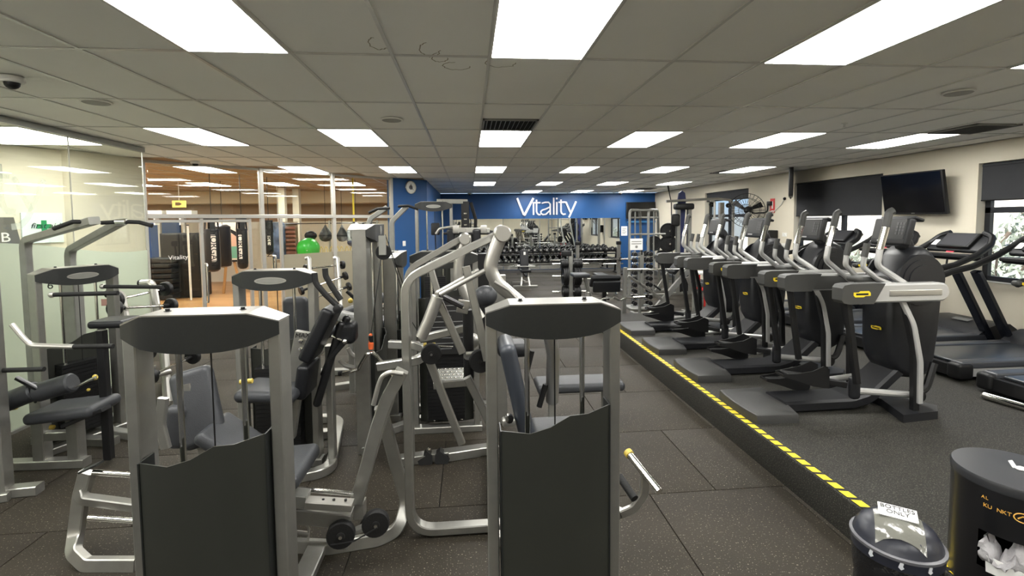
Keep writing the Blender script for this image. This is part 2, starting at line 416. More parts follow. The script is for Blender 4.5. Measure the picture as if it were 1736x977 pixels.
for c, r, x, y, k in lights:
    row = {-1:'behind the camera',0:'just behind the camera',1:'nearest the camera',2:'in the second row back',3:'in the third row back',4:'in the fourth row back',5:'in the row nearest the blue wall',8:'inside the office by its slanted wall',9:'inside the office near its door'}[r]
    if k == 'main':
        colw = {-6:'over the office far left',-5:'over the office left',-4:'over the office',-3:'above the glass office',-2:'second column left of the lettering',-1:'column left of the lettering',0:'column straight ahead',1:'column right of centre',2:'column over the ellipticals',3:'column beside the window wall'}[c]
        lab = 'glowing ceiling light panel %s, %s' % (row, colw); gr = 'ceiling light panels'
    else: lab = 'glowing light panel in the boxing room, %s column from the blue wall, row %s' % (ORD[-c-1], {2:'nearest',3:'second',4:'third',5:'last'}.get(r, 'first')); gr = 'boxing room light panels'
    t = thing('ceiling_light', lab, 'ceiling light', (x,y,CZ-.004), 0, gr)
    share('frame', lfm, t); share('diffuser', ldm, t)
# ---------------- windows in the right wall, with outside
for n, (y0,y1,z0,z1) in enumerate(WIN):
    w = D.objects.new('window_%d' % (n+1), None); COL.objects.link(w); w['kind'] = 'structure'; w.location = (XR+.12,(y0+y1)/2,z0); OFF[w.name] = tuple(w.location)
    x = XR+.16; fr = MB(); q = .07
    fr.bb(x-.03,x+.03,y0,y1,z0,z0+q); fr.bb(x-.03,x+.03,y0,y1,z1-q,z1); fr.bb(x-.03,x+.03,y0,y0+q,z0,z1); fr.bb(x-.03,x+.03,y1-q,y1,z0,z1)
    ym = (y0+y1)/2 if n != 1 else 8.78
    fr.bb(x-.03,x+.03,ym-.04,ym+.04,z0,z1)
    if n != 1: fr.bb(x-.03,x+.03,y0,y1,2.02,2.1)
    fr.build('window_frame', darkalu, w)
    for a, b in ((y0+q, ym-.04), (ym+.04, y1-q)): MB().bb(x-.004,x+.004,a,b,z0+q,z1-q).build('pane', winglass, w)
    MB().bb(XR-.01,XR+.13,y0-.0,y1+.0,z0-.001,z0+.004).build('window_sill', mat('pale sill', (.5,.48,.43), .6), w)
    bl = thing('roller_blind', ['charcoal roller blind over the window at the right edge','wide charcoal roller blind half lowered beside the television','charcoal roller blind rolled nearly up at the window behind the wall fan'][n], 'blind', (XR+.05,(y0+y1)/2,z1), 0, 'roller blinds', True)
    zb = [2.2,2.02,2.5][n]
    MB().bb(XR+.04,XR+.048,y0+.02,y1-.02,zb,z1-.02).build('fabric', blindm, bl)
    MB().cyl((XR+.06,y0+.02,z1-.035),(XR+.06,y1-.02,z1-.035),.028,n=12).build('roller', blindm, bl)
    MB().tube([(XR+.044,y0+.02,zb),(XR+.044,y1-.02,zb)],.012,n=8).build('bottom_rail', black, bl)
# embankment outside, shrubs
gb = MB(); gn = 26; H = lambda i, j: -.3+max(0, (i-3))*.33+.25*sin(i*1.7+j*.9)*(i > 3)+.18*sin(j*2.1)
gb.add([(XR+.3+i*.55, 0+j*.75, H(i,j)) for i in range(14) for j in range(gn)], [(i*gn+j,(i+1)*gn+j,(i+1)*gn+j+1,i*gn+j+1) for i in range(13) for j in range(gn-1)])
struct(gb, 'ground_embankment', speckle('dry grass bank', (.55,.5,.42), (.75,.72,.66), 6, .5, .9, 30, .35))
# ================================================================ GLASS PARTITIONS
dd = V((1,1,0)).normalized(); dn = V((1,-1,0)).normalized()      # diagonal wall direction / normal towards the gym
def dg(x, z=0, o=0): return V((x, x+13.15, z))+dn*o
gw = D.objects.new('wall_glass_diagonal', None); COL.objects.link(gw); gw['kind'] = 'structure'; gw.location = dg(-3.4); OFF[gw.name] = tuple(gw.location)
xs = [-5.08,-3.84,-2.82,-1.79]
def gbar(name, p, q, w, h): MB().bar([p, q], w, h, up=dn).build(name, alum, gw)
for x in xs: gbar('mullion', dg(x,0), dg(x,CZ), .07 if x > -5 else .025, .08 if x > -5 else .05)
for x in (-4.55,-4.0,-3.6): gbar('door_jamb', dg(x,0), dg(x,2.06), .05, .07)
gbar('transom', dg(-5.08,2.10), dg(-1.79,2.10), .07, .09); gbar('head_rail', dg(-5.08,CZ-.03), dg(-1.79,CZ-.03), .05, .05)
gbar('door_head', dg(-5.08,2.02), dg(-4.0,2.02), .05, .07); gbar('sill_rail', dg(-3.84,.05), dg(-1.79,.05), .07, .1)
def gpane(a, b, z0, z1, m=clear, name='pane', par=gw):
    q = dg(a,z0,-.004); return MB().hexa([dg(a,z0,-.004),dg(b,z0,-.004),dg(b,z0,.004),dg(a,z0,.004),dg(a,z1,-.004),dg(b,z1,-.004),dg(b,z1,.004),dg(a,z1,.004)]).build(name, m, par)
for a, b in zip(xs, xs[1:]): gpane(a+.03, b-.03, 2.14, CZ-.06)
for a, b in ((-3.57,-2.85),(-2.79,-1.82)):
    gpane(a, b, .1, 1.36, frost2, 'frosted_pane'); gpane(a, b, 1.365, 2.06)
gpane(-5.05,-4.58,.08,1.99)
# door leaf handles
def dhandle(x, z0, z1, par, o):
    return MB().tube([dg(x,z0,0),dg(x,z0,o),dg(x,z1,o),dg(x,z1,0)],.016,.05).build('door_handle', chrome, par)
for o in (.07,-.07): dhandle(-4.52,.62,1.28,gw,o)
d2 = D.objects.new('door_1', None); COL.objects.link(d2); d2['kind'] = 'structure'; d2.location = dg(-3.8); OFF[d2.name] = tuple(d2.location)
gpane(-3.97,-3.63,.05,2.0,clear,'door_pane',d2)
for o in (.06,-.06): dhandle(-3.7,1.0,1.35,d2,o)
sw = text('Vitality', 'door_lettering', white, gw, dg(-4.80,1.42,.008), dd, (0,0,1), .1, .001)
# near glass of the office
gl = D.objects.new('wall_glass_office', None); COL.objects.link(gl); gl['kind'] = 'structure'; gl.location = (-4.35,5,0); OFF[gl.name] = tuple(gl.location)
XG = -4.35
for a, b in ((2.4,4.76),(4.765,5.69),(5.695,6.88)):
    n = 10; wave = [(a+(b-a)*i/n, 1.72+.10*sin((a+(b-a)*i/n)*1.5+1.0)) for i in range(n+1)]
    MB().prism([(a,.03)]+[(b,.03)]+wave[::-1], (XG-.005,0,0), (0,1,0), (0,0,1), (.01,0,0)).build('frosted_pane', frost, gl)
    MB().prism([w for w in wave]+[(b,CZ-.05),(a,CZ-.05)], (XG-.005,0,0), (0,1,0), (0,0,1), (.01,0,0)).build('pane', clear, gl)
for y in (4.7625,5.6925,6.882): MB().bb(XG-.006,XG+.006,y-.003 if y < 6.8 else y-.004,y+.003 if y < 6.8 else y+.004,.03,CZ-.05).build('glass_edge', alum, gl)
MB().bb(XG-.03,XG+.03,2.4,6.9,CZ-.06,CZ).build('head_rail', silver_d, gl)
MB().bb(XG-.03,XG+.03,2.4,6.9,0,.03).build('floor_rail', silver_d, gl)
# frosted lettering on the office glass: tail of a big word
lt = MB(); oy = V((XG+.007,0,0)); frl = glassmat('frosted lettering film', (.95,.97,.95), .3, .25, (.8,.83,.78), .5)
stroke(lt, [(4.885,2.55),(4.885,2.24),(4.90,2.16),(4.94,2.11),(5.02,2.10)], .06, oy, (0,1,0), (0,0,1), (.002,0,0))
stroke(lt, [(4.80,2.44),(4.98,2.44)], .05, oy, (0,1,0), (0,0,1), (.002,0,0))
lt.build('film_letter', frl, gl)
lt = MB()
stroke(lt, [(5.02,2.44),(5.19,2.12)], .06, oy, (0,1,0), (0,0,1), (.002,0,0)); stroke(lt, [(5.36,2.44),(5.14,2.04),(5.06,1.97),(4.97,1.96)], .06, oy, (0,1,0), (0,0,1), (.002,0,0))
lt.build('film_letter', frl, gl)
# sign with letter B and first-aid notice on the office wall
od = V((2.08,3.6,0)).normalized(); on = V((od.y,-od.x,0))
def ow(s, z, o=.01): return V((-7.6,3.6,0))+od*s+on*o+V((0,0,z))
t = thing('wall_board', 'dark grey board with a white letter B on the office wall', 'sign', ow(3.3,1.78,0), 0, None, True)
MB().hexa([ow(3.0,1.70,.002),ow(3.62,1.70,.002),ow(3.62,1.70,.03),ow(3.0,1.70,.03),ow(3.0,2.08,.002),ow(3.56,2.08,.002),ow(3.56,2.08,.03),ow(3.0,2.08,.03)]).build('board', mat('slate board', (.10,.095,.085), .6), t)
text('B', 'letter', white, t, ow(3.47,1.82,.032), od, (0,0,1), .17, .003)
t = thing('first_aid_sign', 'clear plastic first aid notice with a green cross on the office wall', 'sign', ow(3.85,1.8,0), 0, None, True)
MB().hexa([ow(3.63,1.74,.002),ow(4.05,1.74,.002),ow(4.05,1.74,.03),ow(3.63,1.74,.03),ow(3.63,2.14,.002),ow(4.05,2.14,.002),ow(4.05,2.14,.03),ow(3.63,2.14,.03)]).build('panel', mat('pale aqua acrylic', (.62,.72,.70), .25), t)
gm = mat('first aid green', (.01,.23,.06), .5); c = ow(3.85,1.96,.033)
cr = MB().prism([(-.028,-.08),(.028,-.08),(.028,-.028),(.075,-.028),(.075,.028),(.028,.028),(.028,.08),(-.028,.08),(-.028,.028),(-.075,.028),(-.075,-.028),(-.028,-.028)], c, od, (0,0,1), on*.004); cr.build('cross', gm, t)
text('first aid', 'lettering', black, t, ow(3.86,1.965,.039), od, (0,0,1), .1, .001, shear=.3)
# ================================================================ BACK WALL
t = thing('wall_lettering', 'silver Vitality lettering on the blue back wall', 'sign', (3,YB-.02,2.2), 0, None, True)
o = V((0,YB-.045,0)); LT = {}
def let(ss, w=.056):
    mb = MB()
    for p in ss: stroke(mb, p, w, o, (1,0,0), (0,0,1), (0,.035,0))
    mb.build('letter', mat('brushed silver letter', (.72,.72,.75), .4, .3), t)
# word box x 1.78..4.12, baseline z 2.17, cap top 2.83
def X(u): return 1.79+(u-175)/(1475-175)*2.34
def Z(w): return 2.835-(w-195)/(610-195)*.755
def pl(*q): return [(X(a), Z(b)) for a, b in q]
let([pl((195,200),(335,550)), pl((335,550),(350,550),(540,200))], .075)
let([pl((540,285),(540,550))]); let([pl((605,235),(605,480),(620,520),(650,545),(690,545)), pl((545,298),(690,298))])
let([pl((715,310),(790,290),(860,290),(895,325),(895,550)), pl((895,385),(800,430),(730,450),(695,480),(700,520),(740,545),(800,540),(890,460))], .052)
let([pl((970,195),(970,550))]); let([pl((1035,285),(1035,550)), pl((1035,195),(1035,230))], .06)
let([pl((1125,235),(1125,480),(1140,520),(1175,545),(1225,535)), pl((1075,290),(1230,290))]); let([pl((1230,285),(1325,500)), pl((1450,275),(1295,610))], .064)
mr = thing('wall_mirror', 'long frameless mirror on the blue wall behind the dumbbell rack', 'mirror', (3,YB-.02,1.2), 0, None, True)
mm = mat('mirror silver', (.86,.88,.86), .015, 1)
for a, b in ((-.70,-.03),(-.02,1.28),(1.29,2.68),(2.69,4.05),(4.06,5.80)): MB().bb(a,b,YB-.014,YB-.002,.12,2.05 if a > -.6 else 2.03).build('mirror_panel', mm, mr)
t = thing('television', 'black television on the blue wall at the far right corner', 'television', (6.6,YB-.1,2.1), 0, None, True)
MB().rbox((6.6,YB-.09,2.33),(1.15,.06,.64),.015).build('body', black, t); MB().bb(6.05,7.15,YB-.123,YB-.118,2.03,2.63).build('screen', screenm, t)
MB().bb(6.45,6.75,YB-.07,YB-.002,2.2,2.45).build('bracket', blackm, t)
t = thing('notice_sheet', 'white notice sheet on the blue wall beside the mirror', 'notice', (5.98,YB-.01,1.4), 0, None, True)
MB().bb(5.86,6.10,YB-.012,YB-.002,1.36,1.72).build('sheet', paper, t)
for k in range(4): MB().bb(5.90,6.06-.04*(k % 2),YB-.014,YB-.0125,1.62-.06*k,1.635-.06*k).build('print_line', ironm, t)
t = thing('wall_rail', 'thin blue shelf rail on the far right of the back wall', 'rail', (6.6,YB-.05,1.85), 0, None, True)
MB().bb(6.1,7.19,YB-.08,YB,1.86,1.92).build('shelf', mat('light blue rail', (.03,.16,.36), .5), t)
# clock and switch on the left blue wall
wd2 = V((.73,.73,0)).normalized(); wnn = V((1,-1,0)).normalized()
def bwp(px, py, o=0):   # point on the angled blue face
    d = _fw*F+_rt*(px-868)-_up*(py-PPY); tt = 13.15/(d.y-d.x); return V((0,0,HC))+d*tt+wnn*o
c = bwp(695,318)
t = thing('wall_clock', 'round white wall clock on the angled blue wall', 'clock', c, 0, None, True)
MB().lathe(c, wnn, [(0,.165),(.03,.165),(.045,.155),(.045,.14),(.03,.135),(.03,.001)], 28).build('rim', chrome, t)
MB().lathe(c+wnn*.03, wnn, [(0,.136),(.004,.136)], 28).build('dial', white, t)
MB().lathe(c+wnn*.035, wnn, [(0,.055),(.003,.055)], 20).build('centre_logo', mat('clock centre', (.1,.1,.12), .5), t)
hb = MB(); stroke(hb, [(0,0),(.0,.085)], .014, c+wnn*.04, wd2, (0,0,1), wnn*.003); stroke(hb, [(0,0),(.07,-.06)], .01, c+wnn*.04, wd2, (0,0,1), wnn*.003); hb.build('hands', black, t)
c = bwp(685,413); t = thing('light_switch', 'small white light switch on the angled blue wall', 'switch', c, 0, None, True)
MB().prism([(-.04,-.06),(.04,-.06),(.04,.06),(-.04,.06)], c, wd2, (0,0,1), wnn*.01).build('plate', white, t); MB().prism([(-.012,-.02),(.012,-.02),(.012,.02),(-.012,.02)], c+wnn*.01, wd2, (0,0,1), wnn*.006).build('rocker', white, t)
# ================================================================ RIGHT WALL
# big television by the near window, tilted a little forward on its bracket
t = thing('television', 'large black television on the cream wall between the two nearer blinds', 'television', (XR-.1,7.0,2.3), 0, None, True)
ty = MX.Rotation(R(-10), 3, 'Y')@MX.Rotation(R(-3), 3, 'Z'); c = V((XR-.22,6.97,2.345))
MB().rbox(c, (.06,1.12,.66), .012, 2, M=ty).build('body', black, t); MB().box(c+ty@V((-.032,0,.01)), (.004,1.07,.61), M=ty).build('screen', screenm, t)
MB().box(c+ty@V((-.033,0,-.31)), (.003,.06,.012), M=ty).build('logo_mark', badgem, t)
MB().bar([c, (XR-.02,7.0,2.34)], .14, .18).bb(XR-.03,XR-.002,6.8,7.2,2.15,2.5).build('bracket', blackm, t)
# television seen edge-on, on a ceiling drop
c = at(1341,309,9.6); t = thing('television', 'thin black television seen edge-on at the end of the wide blind', 'television', c, 0, None, True)
e = V((c.x,c.y,0)).normalized(); em = MX(((e.x,-e.y,0),(e.y,e.x,0),(0,0,1)))
MB().rbox(c, (1.0,.085,.62), .02, M=em).build('body', black, t); MB().bar([c+V((0,0,.25)), (c.x,c.y,CZ)], .05, .05).build('bracket', blackm, t); MB().box(c-V((0,0,.33)), (.1,.03,.05), M=em).build('lower_mount', blackm, t)
# wall fan
c = atx(1266,357,6.72); t = thing('wall_fan', 'black caged wall fan between two windows', 'fan', (XR-.05,c.y-.25,c.z), 0, None, True)
ax = V((-.62,-.66,-.1)).normalized(); x_, y_, _ = frame(ax); cg = MB()
for rr, o in ((.41,.0),(.41,.02),(.3,.09),(.16,.11),(.3,-.07)):
    cg.tube([c+ax*o+x_*rr*cos(2*pi*i/28)+y_*rr*sin(2*pi*i/28) for i in range(29)], .006, n=5)
for i in range(28):
    q = x_*cos(2*pi*i/28)+y_*sin(2*pi*i/28); cg.tube([c+ax*.12+q*.06, c+ax*.09+q*.3, c+q*.41, c-ax*.07+q*.3, c-ax*.09+q*.1], .0035, n=4)
cg.build('cage', blackm, t)
for k in range(3):
    b = MB(); a0 = k*2*pi/3+.4; g1 = []
    for i in range(7):
        rr = .06+.31*i/6; w = .05+.11*i/6
        for s2 in (-1, 1):
            an = a0+s2*w/rr*.5*.9; g1.append(c+(x_*cos(an)+y_*sin(an))*rr+ax*(.02*s2+.01))
    g2 = [p-ax*.008 for p in g1]; n = len(g1); f = []
    for i in range(6): f += [(2*i,2*i+1,2*i+3,2*i+2), (n+2*i,n+2*i+2,n+2*i+3,n+2*i+1), (2*i,2*i+2,n+2*i+2,n+2*i), (2*i+1,n+2*i+1,n+2*i+3,2*i+3)]
    b.add(g1+g2, f+[(0,n,n+1,1),(2*6,2*6+1,n+13,n+12)]).build('blade', black, t)
MB().lathe(c-ax*.2, ax, [(0,.05),(.02,.09),(.14,.09),(.2,.06),(.25,.05),(.27,.02)], 18).build('motor', black, t)
wp = V((XR-.035,c.y-.2,c.z+.16)); MB().tube([c-ax*.16, c-ax*.25+V((.1,-.05,-.1)), (XR-.08,c.y-.2,c.z-.05), (XR-.08,c.y-.2,c.z+.16)], .018, .08).build('arm', black, t); MB().rbox(wp, (.06,.14,.1), .01).build('wall_plate', black, t)
c = atx(1309.5,349,XR-.006); t = thing('extinguisher_sign', 'red fire extinguisher location sign on the cream wall', 'sign', c, 0, None, True)
MB().bb(XR-.008,XR-.001,c.y-.085,c.y+.085,c.z-.17,c.z+.17).build('plate', redm, t); MB().prism([(-.028,-.09),(.028,-.09),(.028,.045),(.012,.09),(-.012,.09),(-.028,.045)], (XR-.0082,c.y,c.z+.02), (0,1,0), (0,0,1), (-.002,0,0)).build('symbol', white, t)
MB().bb(XR-.0105,XR-.0085,c.y-.05,c.y+.05,c.z-.14,c.z-.11).build('wording_bar', white, t)
for px, py, lb in ((1330,398,'upper'), (1329,416,'lower')):
    c = atx(px,py,XR-.006); t = thing('power_outlet', 'white double power outlet on the cream wall, %s of the pair' % lb, 'outlet', c, 0, None, True)
    MB().bb(XR-.012,XR-.001,c.y-.075,c.y+.075,c.z-.045,c.z+.045).build('plate', white, t); [MB().bb(XR-.02,XR-.012,c.y+q-.018,c.y+q+.018,c.z-.02,c.z+.02).build('switch', white, t) for q in (-.033,.033)]
a, b2 = atx(1330,337,XR-.02), atx(1312,358,XR-.02); t = thing('wall_cable', 'thin cable sagging from a wall hook to the fan', 'cable', a, 0, None, True)
MB().tube([a, a.lerp(b2,.3)+V((0,0,-.05)), b2, b2+V((0,.3,-.35)), b2+V((0,.55,-.5))], .008, .05, 6).build('cord', white, t); MB().ball(a, .035, 8, 6).build('hook', black, t)
c = atx(1304,404,XR-.12); t = thing('wall_box', 'black box fixed low on the cream wall under the fan', 'box', (XR-.1,c.y,c.z), 0, None, True)
MB().rbox((XR-.12,c.y,c.z), (.22,.34,.38), .02).build('housing', black, t); MB().bb(XR-.238,XR-.232,c.y-.12,c.y+.12,c.z-.14,c.z+.14).build('front_panel', blackm, t)
c = atx(1326,420,XR-.01); t = thing('data_outlet', 'small dark data outlet below the white power outlets', 'outlet', c, 0, None, True)
MB().bb(XR-.012,XR-.001,c.y-.05,c.y+.05,c.z-.05,c.z+.05).build('plate', silver_d, t); MB().bb(XR-.016,XR-.012,c.y-.02,c.y+.02,c.z-.015,c.z+.015).build('socket', black, t)
# ================================================================ CEILING FITTINGS
def disc(px, py, label):
    c = atz(px,py,CZ-.002); t = thing('ceiling_speaker', label, 'speaker', c, 0, 'ceiling speakers', True)
    MB().lathe(c+V((0,0,.004)), (0,0,-1), [(0,.11),(.008,.11),(.012,.1)], 28).build('rim', white, t); MB().lathe(c, (0,0,-1), [(.006,.098),(.012,.09),(.013,.002)], 28).build('grille', mat('speaker mesh', (.35,.345,.32), .7), t)
disc(664,203,'round flush ceiling speaker beside the centre light column'); disc(163,173,'round flush ceiling speaker near the office glass'); disc(1625,157,'round flush ceiling speaker at the right edge')
for px, py, lb in ((331,277,'small dome camera on the ceiling above the glass partition'), (20,138,'small dome camera on the ceiling at the left edge'), (796,329,'tiny dome camera on the ceiling in front of the blue wall'),(1052,328,'tiny dome camera on the ceiling by the far television')):
    c = atz(px,py,CZ-.03); t = thing('dome_camera', lb, 'camera', c, 0, 'dome cameras', True)
    MB().lathe((c.x,c.y,CZ), (0,0,-1), [(0,.07),(.03,.07),(.04,.06)], 18).build('base', white, t); MB().ball((c.x,c.y,CZ-.04), .045, 14, 8).build('dome', black, t)
def grille(x, y, w, l, label):
    t = thing('air_vent', label, 'vent', (x,y,CZ), 0, 'ceiling air vents'); f = MB()
    for a in ((-w/2,w/2,-l/2,-l/2+.02),(-w/2,w/2,l/2-.02,l/2),(-w/2,-w/2+.02,-l/2,l/2),(w/2-.02,w/2,-l/2,l/2)): f.bb(*a, -.012, .008)
    f.build('frame', silver_d, t); MB().bb(-w/2,w/2,-l/2,l/2,.004,.007).build('backing', jointm, t); n = int(w/.045)
    sl = MB().box((0,0,0), (.003,l-.04,.026), M=MX.Rotation(R(35), 3, 'Y')).mesh('slat'); sl.materials.append(silver_d)
    for i in range(1, n): share('slat', sl, t, (-w/2+w*i/n,0,-.002))
yv = GY+2.4; grille(GX+.3, yv-.3, .57, .56, 'square slatted air vent in the centre ceiling column')
c = atz(1650,219,CZ); grille(c.x, c.y, .57, .57, 'slatted air vent by the window wall, nearest the camera'); c = atz(1235,292,CZ); grille(c.x, c.y, .57, .57, 'slatted air vent by the window wall, near the wide blind'); c = atz(1094,320,CZ); grille(c.x,c.y,.57,.57,'slatted air vent near the far right corner')
for px, py, lb in ((1027,290,'tiny sprinkler heads below the ceiling right of centre'), (1432,209,'small sprinkler on the ceiling above the treadmills')):
    c = atz(px,py,CZ); t = thing('sprinkler', lb, 'sprinkler', c, 0, 'ceiling sprinklers', True)
    MB().lathe(c, (0,0,-1), [(0,.03),(.008,.03),(.01,.012),(.04,.012),(.045,.025),(.048,.002)], 14).build('head', white, t)
# water stains on the tiles
st = mat('water stain brown', (.30,.27,.20), .9)
for px, py, rx, ry, seed in ((641,74,.055,.06,1),(728,85,.06,.07,2),(775,112,.09,.05,3),(850,106,.1,.06,4),(745,98,.05,.05,5)):
    c = atz(px,py,CZ+.0078); rnd = random.Random(seed); ring = [(rx*cos(2*pi*i/26)*(1+.12*rnd.uniform(-1,1)), ry*1.6*sin(2*pi*i/26)*(1+.12*rnd.uniform(-1,1))) for i in range(20)]
    mb = MB(); stroke(mb, ring, .006, (c.x,c.y,c.z), (1,0,0), (0,1,0), (0,0,-.0006)); s_ = mb.build('stain', st, cei, (0,0,0))
# ================================================================ ELLIPTICALS (user faces +x)
def decal(mb, c, ux, uy, n, w=.14, h=.045):
    return mb.prism([(-.5*w,-.2*h),(-.4*w,-.5*h),(.1*w,-.5*h),(.2*w,-.3*h),(.5*w,-.3*h),(.5*w,.2*h),(.4*w,.5*h),(-.1*w,.5*h),(-.2*w,.3*h),(-.5*w,.3*h)], c, ux, uy, V(n)*.003)
def capsule_rail(mb, x0, x1, y, z, r, th):
    n = 8; p = [(x0+r-r*sin(pi*i/n), z-r*cos(pi*i/n)) for i in range(n+1)]+[(x1-r+r*sin(pi*i/n), z+r*cos(pi*i/n)) for i in range(n+1)]
    p2 = [((q[0]-(x0+x1)/2)*.975+(x0+x1)/2, (q[1]-z)*.82+z) for q in p]
    rings = [[V((a, y-th/2, b)) for a, b in p2], [V((a, y-th/2+.015, b)) for a, b in p], [V((a, y+th/2-.015, b)) for a, b in p], [V((a, y+th/2, b)) for a, b in p2]]
    return mb.ring_sweep(rings)
def make_elliptical():
    t = thing('elliptical_trainer', 'x', 'elliptical trainer', (2.48,4.06,PZ), 0, 'ellipticals in a row on the platform')
    # rear platform pad with a curved outer edge
    out = [(-.075,.30),(-.10,.16),(-.11,0),(-.105,-.16),(-.085,-.33),(.28,-.34),(.33,-.15),(.36,.0),(.37,.32)]
    pd = MB(); pts = [V((x,y,0)) for x, y in out]; cen = V((.1,0,0))
    def rg(k, z): return [cen+(p-cen)*k+V((0,0,z)) for p in pts]
    pd.ring_sweep([rg(1,0),rg(1,.055),rg(.985,.072),rg(.94,.08),rg(.5,.083)]); pd.build('rear_platform', mat('rubber foot pad', (.035,.035,.034), .5, 0, None, (60,.15)), t)
    bm = MB().bar([(.3,0,.05),(.95,0,.055),(1.12,0,.1),(1.42,0,.36)], .10, .30, up=(0,1,0), rad=.2, c=.02); bm.build('base_beam', ellip, t)
    # front cross foot
    ff = MB().prism([(1.14,-.44),(1.50,-.40),(1.62,-.28),(1.5,-.1),(1.5,.1),(1.62,.28),(1.50,.40),(1.14,.44),(1.26,.1),(1.26,-.1)], (0,0,0), (1,0,0), (0,1,0), (0,0,.07)); ff.build('front_foot', ellip, t)
    # body shell: side outline swept across the width
    def side(y, k):
        o = [(1.06,1.16),(1.08,.55),(1.12,.42),(1.2,.34),(1.34,.28),(1.6,.26),(1.72,.30),(1.79,.42),(1.84,.7),(1.88,1.12),(1.87,1.22),(1.8,1.34),(1.7,1.43),(1.58,1.47),(1.46,1.46),(1.34,1.38),(1.22,1.24)]
        cx_, cz_ = 1.48, .85; o = [(1.25+(a-1.06)*.63, b) for a, b in o]; return [V((cx_+(a-cx_)*k, y, cz_+(b-cz_)*k)) for a, b in o]
    bd = MB(); bd.ring_sweep([side(-.17,.88), side(-.155,.95), side(-.11,1), side(.11,1), side(.155,.95), side(.17,.88)]); bo = bd.build('body_shell', ellip, t, ang=50)
    for s in (-1, 1):      # stepped rings of the flywheel hump
        rr = MB()
        for r0, th in ((.235,.01),(.19,.02),(.14,.03)): rr.cyl((1.53,s*.15,1.17), (1.53,s*(.168+th),1.17), r0, r0*.97, 28)
        rr.build('flywheel_cover', ellip, bo)
    lb = MB(); decal(lb, (1.244,-.03,.72), (0,-1,.0), (0,0,1), (-1,0,0), .11, .034); dc_ = lb.build('body_decal', yellow, bo); MB().box((1.2395,-.03,.72), (.001,.08,.01)).build('decal_print', black, dc_)
    MB().prism([(0,0),(.07,.05),(.09,.28),(.03,.3)], (1.55,-.166,.5), (1,0,0), (0,0,1), (0,-.003,0)).build('warning_label', mat('label grey', (.3,.3,.3), .6), bo)
    # console with neck
    cm = MX.Rotation(R(13), 3, 'Y')
    cc = V((1.40,0,1.60)); co = MB().rbox(cc, (.07,.37,.25), .02, M=cm).build('console', ellip, t)
    MB().box(cc+cm@V((-.036,0,.02)), (.004,.32,.18), M=cm).build('screen', mat('console glass', (.02,.02,.019), .45), co)
    kp = MB()
    for i in range(3):
        for j in range(4): kp.box(cc+cm@V((-.0395,-.14+.03*i,-.02+.03*j)), (.003,.022,.02), M=cm)
    k_ = kp.build('keypad', mat('key grey', (.05,.05,.05), .4), co); k_['kind'] = 'stuff'
    MB().box(cc+cm@V((-.0395,.05,-.09)), (.003,.1,.014), M=cm).build('logo_strip', mat('pale print', (.4,.4,.4), .5), co)
    MB().bar([cc+V((.03,0,-.02)),(1.51,0,1.5),(1.55,0,1.4)], .09, .14, up=(0,1,0), rad=.06, c=.03).build('console_neck', ellip, t)
    MB().rbox((1.49,0,1.715), (.09,.37,.03), .012, M=MX.Rotation(R(20), 3, 'Y')).build('reading_rack', ellip, t)
    MB().rbox((1.16,0,1.17), (.26,.2,.06), .025).build('cup_tray', ellip2, t)
    for s in (-1, 1):
        y = s*.36
        rl = capsule_rail(MB(), .59, 1.56, y, 1.10, .08, .10).build('side_rail', platin, t)
        # grip cover on the rear third, oblique front edge
        g = MB(); q = [(.575,1.05),(.595,1.025),(.65,1.015),(.86,1.015),(.96,1.185),(.65,1.185),(.595,1.175),(.575,1.15)]
        g.prism(q, (0,y-.056,0), (1,0,0), (0,0,1), (0,.112,0)); g.build('rail_cover', ellip2, rl)
        lb = MB(); decal(lb, (.75,y+s*.0565,1.1), (1,0,0), (0,0,1), (0,s,0), .15, .05); dc_ = lb.build('rail_decal', yellow, rl); MB().box((.75,y+s*.0597,1.1), (.11,.001,.016)).build('decal_print', black, dc_)
        MB().rbox((1.1,y-s*.048,1.1), (.8,.014,.13), .006).build('inner_panel', ellip2, rl)
        MB().rbox((1.24,y+s*.05,1.1), (.48,.012,.05), .006).build('rail_groove', pipe, rl)
        # swinging arm with grip
        dx = -.04 if s > 0 else 0; yy = s*.27
        ar = MB().tube([(1.36+dx,s*.33,1.06),(1.24+dx,s*.31,1.16),(1.01+dx,yy,1.32),(1.03+dx,yy,1.45),(1.075+dx,yy,1.62)], .026, .07, 10).build('swing_arm', platin, t)
        MB().tube([(1.03+dx,yy,1.46),(1.08+dx,yy,1.66)], .0285, n=10).build('contact_plate', chrome, ar)
        MB().tube([(1.078+dx,yy,1.65),(1.105+dx,yy,1.775),(1.135+dx,yy-.01,1.79)], .032, .03, 10).build('grip', ellip2, ar)
        # fixed inner handle
        fh = MB().tube([(1.28,s*.14,1.13),(1.16,s*.12,1.18),(1.03,s*.1,1.29),(1.04,s*.1,1.40)], .023, .05, 10).build('fixed_handle', platin, t)
        MB().tube([(1.038,s*.1,1.38),(1.065,s*.1,1.50)], .028, n=10).build('grip', ellip2, fh)
        # silver curved leg + black post at the front, black link at the rear
        MB().bar([(1.17,y,1.02),(1.27,y*1.03,.82),(1.335,y*1.06,.5),(1.345,y*1.06,.14)], .045, .03, up=(0,1,0), rad=.4).build('curved_leg', platin, t)
        MB().bar([(1.20,y*.97,1.02),(1.31,y*.97,.6),(1.33,y*.97,.06)], .055, .05, up=(0,1,0)).build('front_post', black, t)
        MB().bar([(.67,y,1.02),(.71,y,.75),(.78,y,.33)], .05, .045, up=(0,1,0), rad=.3).build('link_arm', black, t)
        px0, pz0 = (.24,.34) if s < 0 else (.36,.16)
        tilt = .16 if s < 0 else .03
        # pedal: shoe tray with raised front lip, arm and joint
        pr = MB(); yi = s*.2; nn = 6
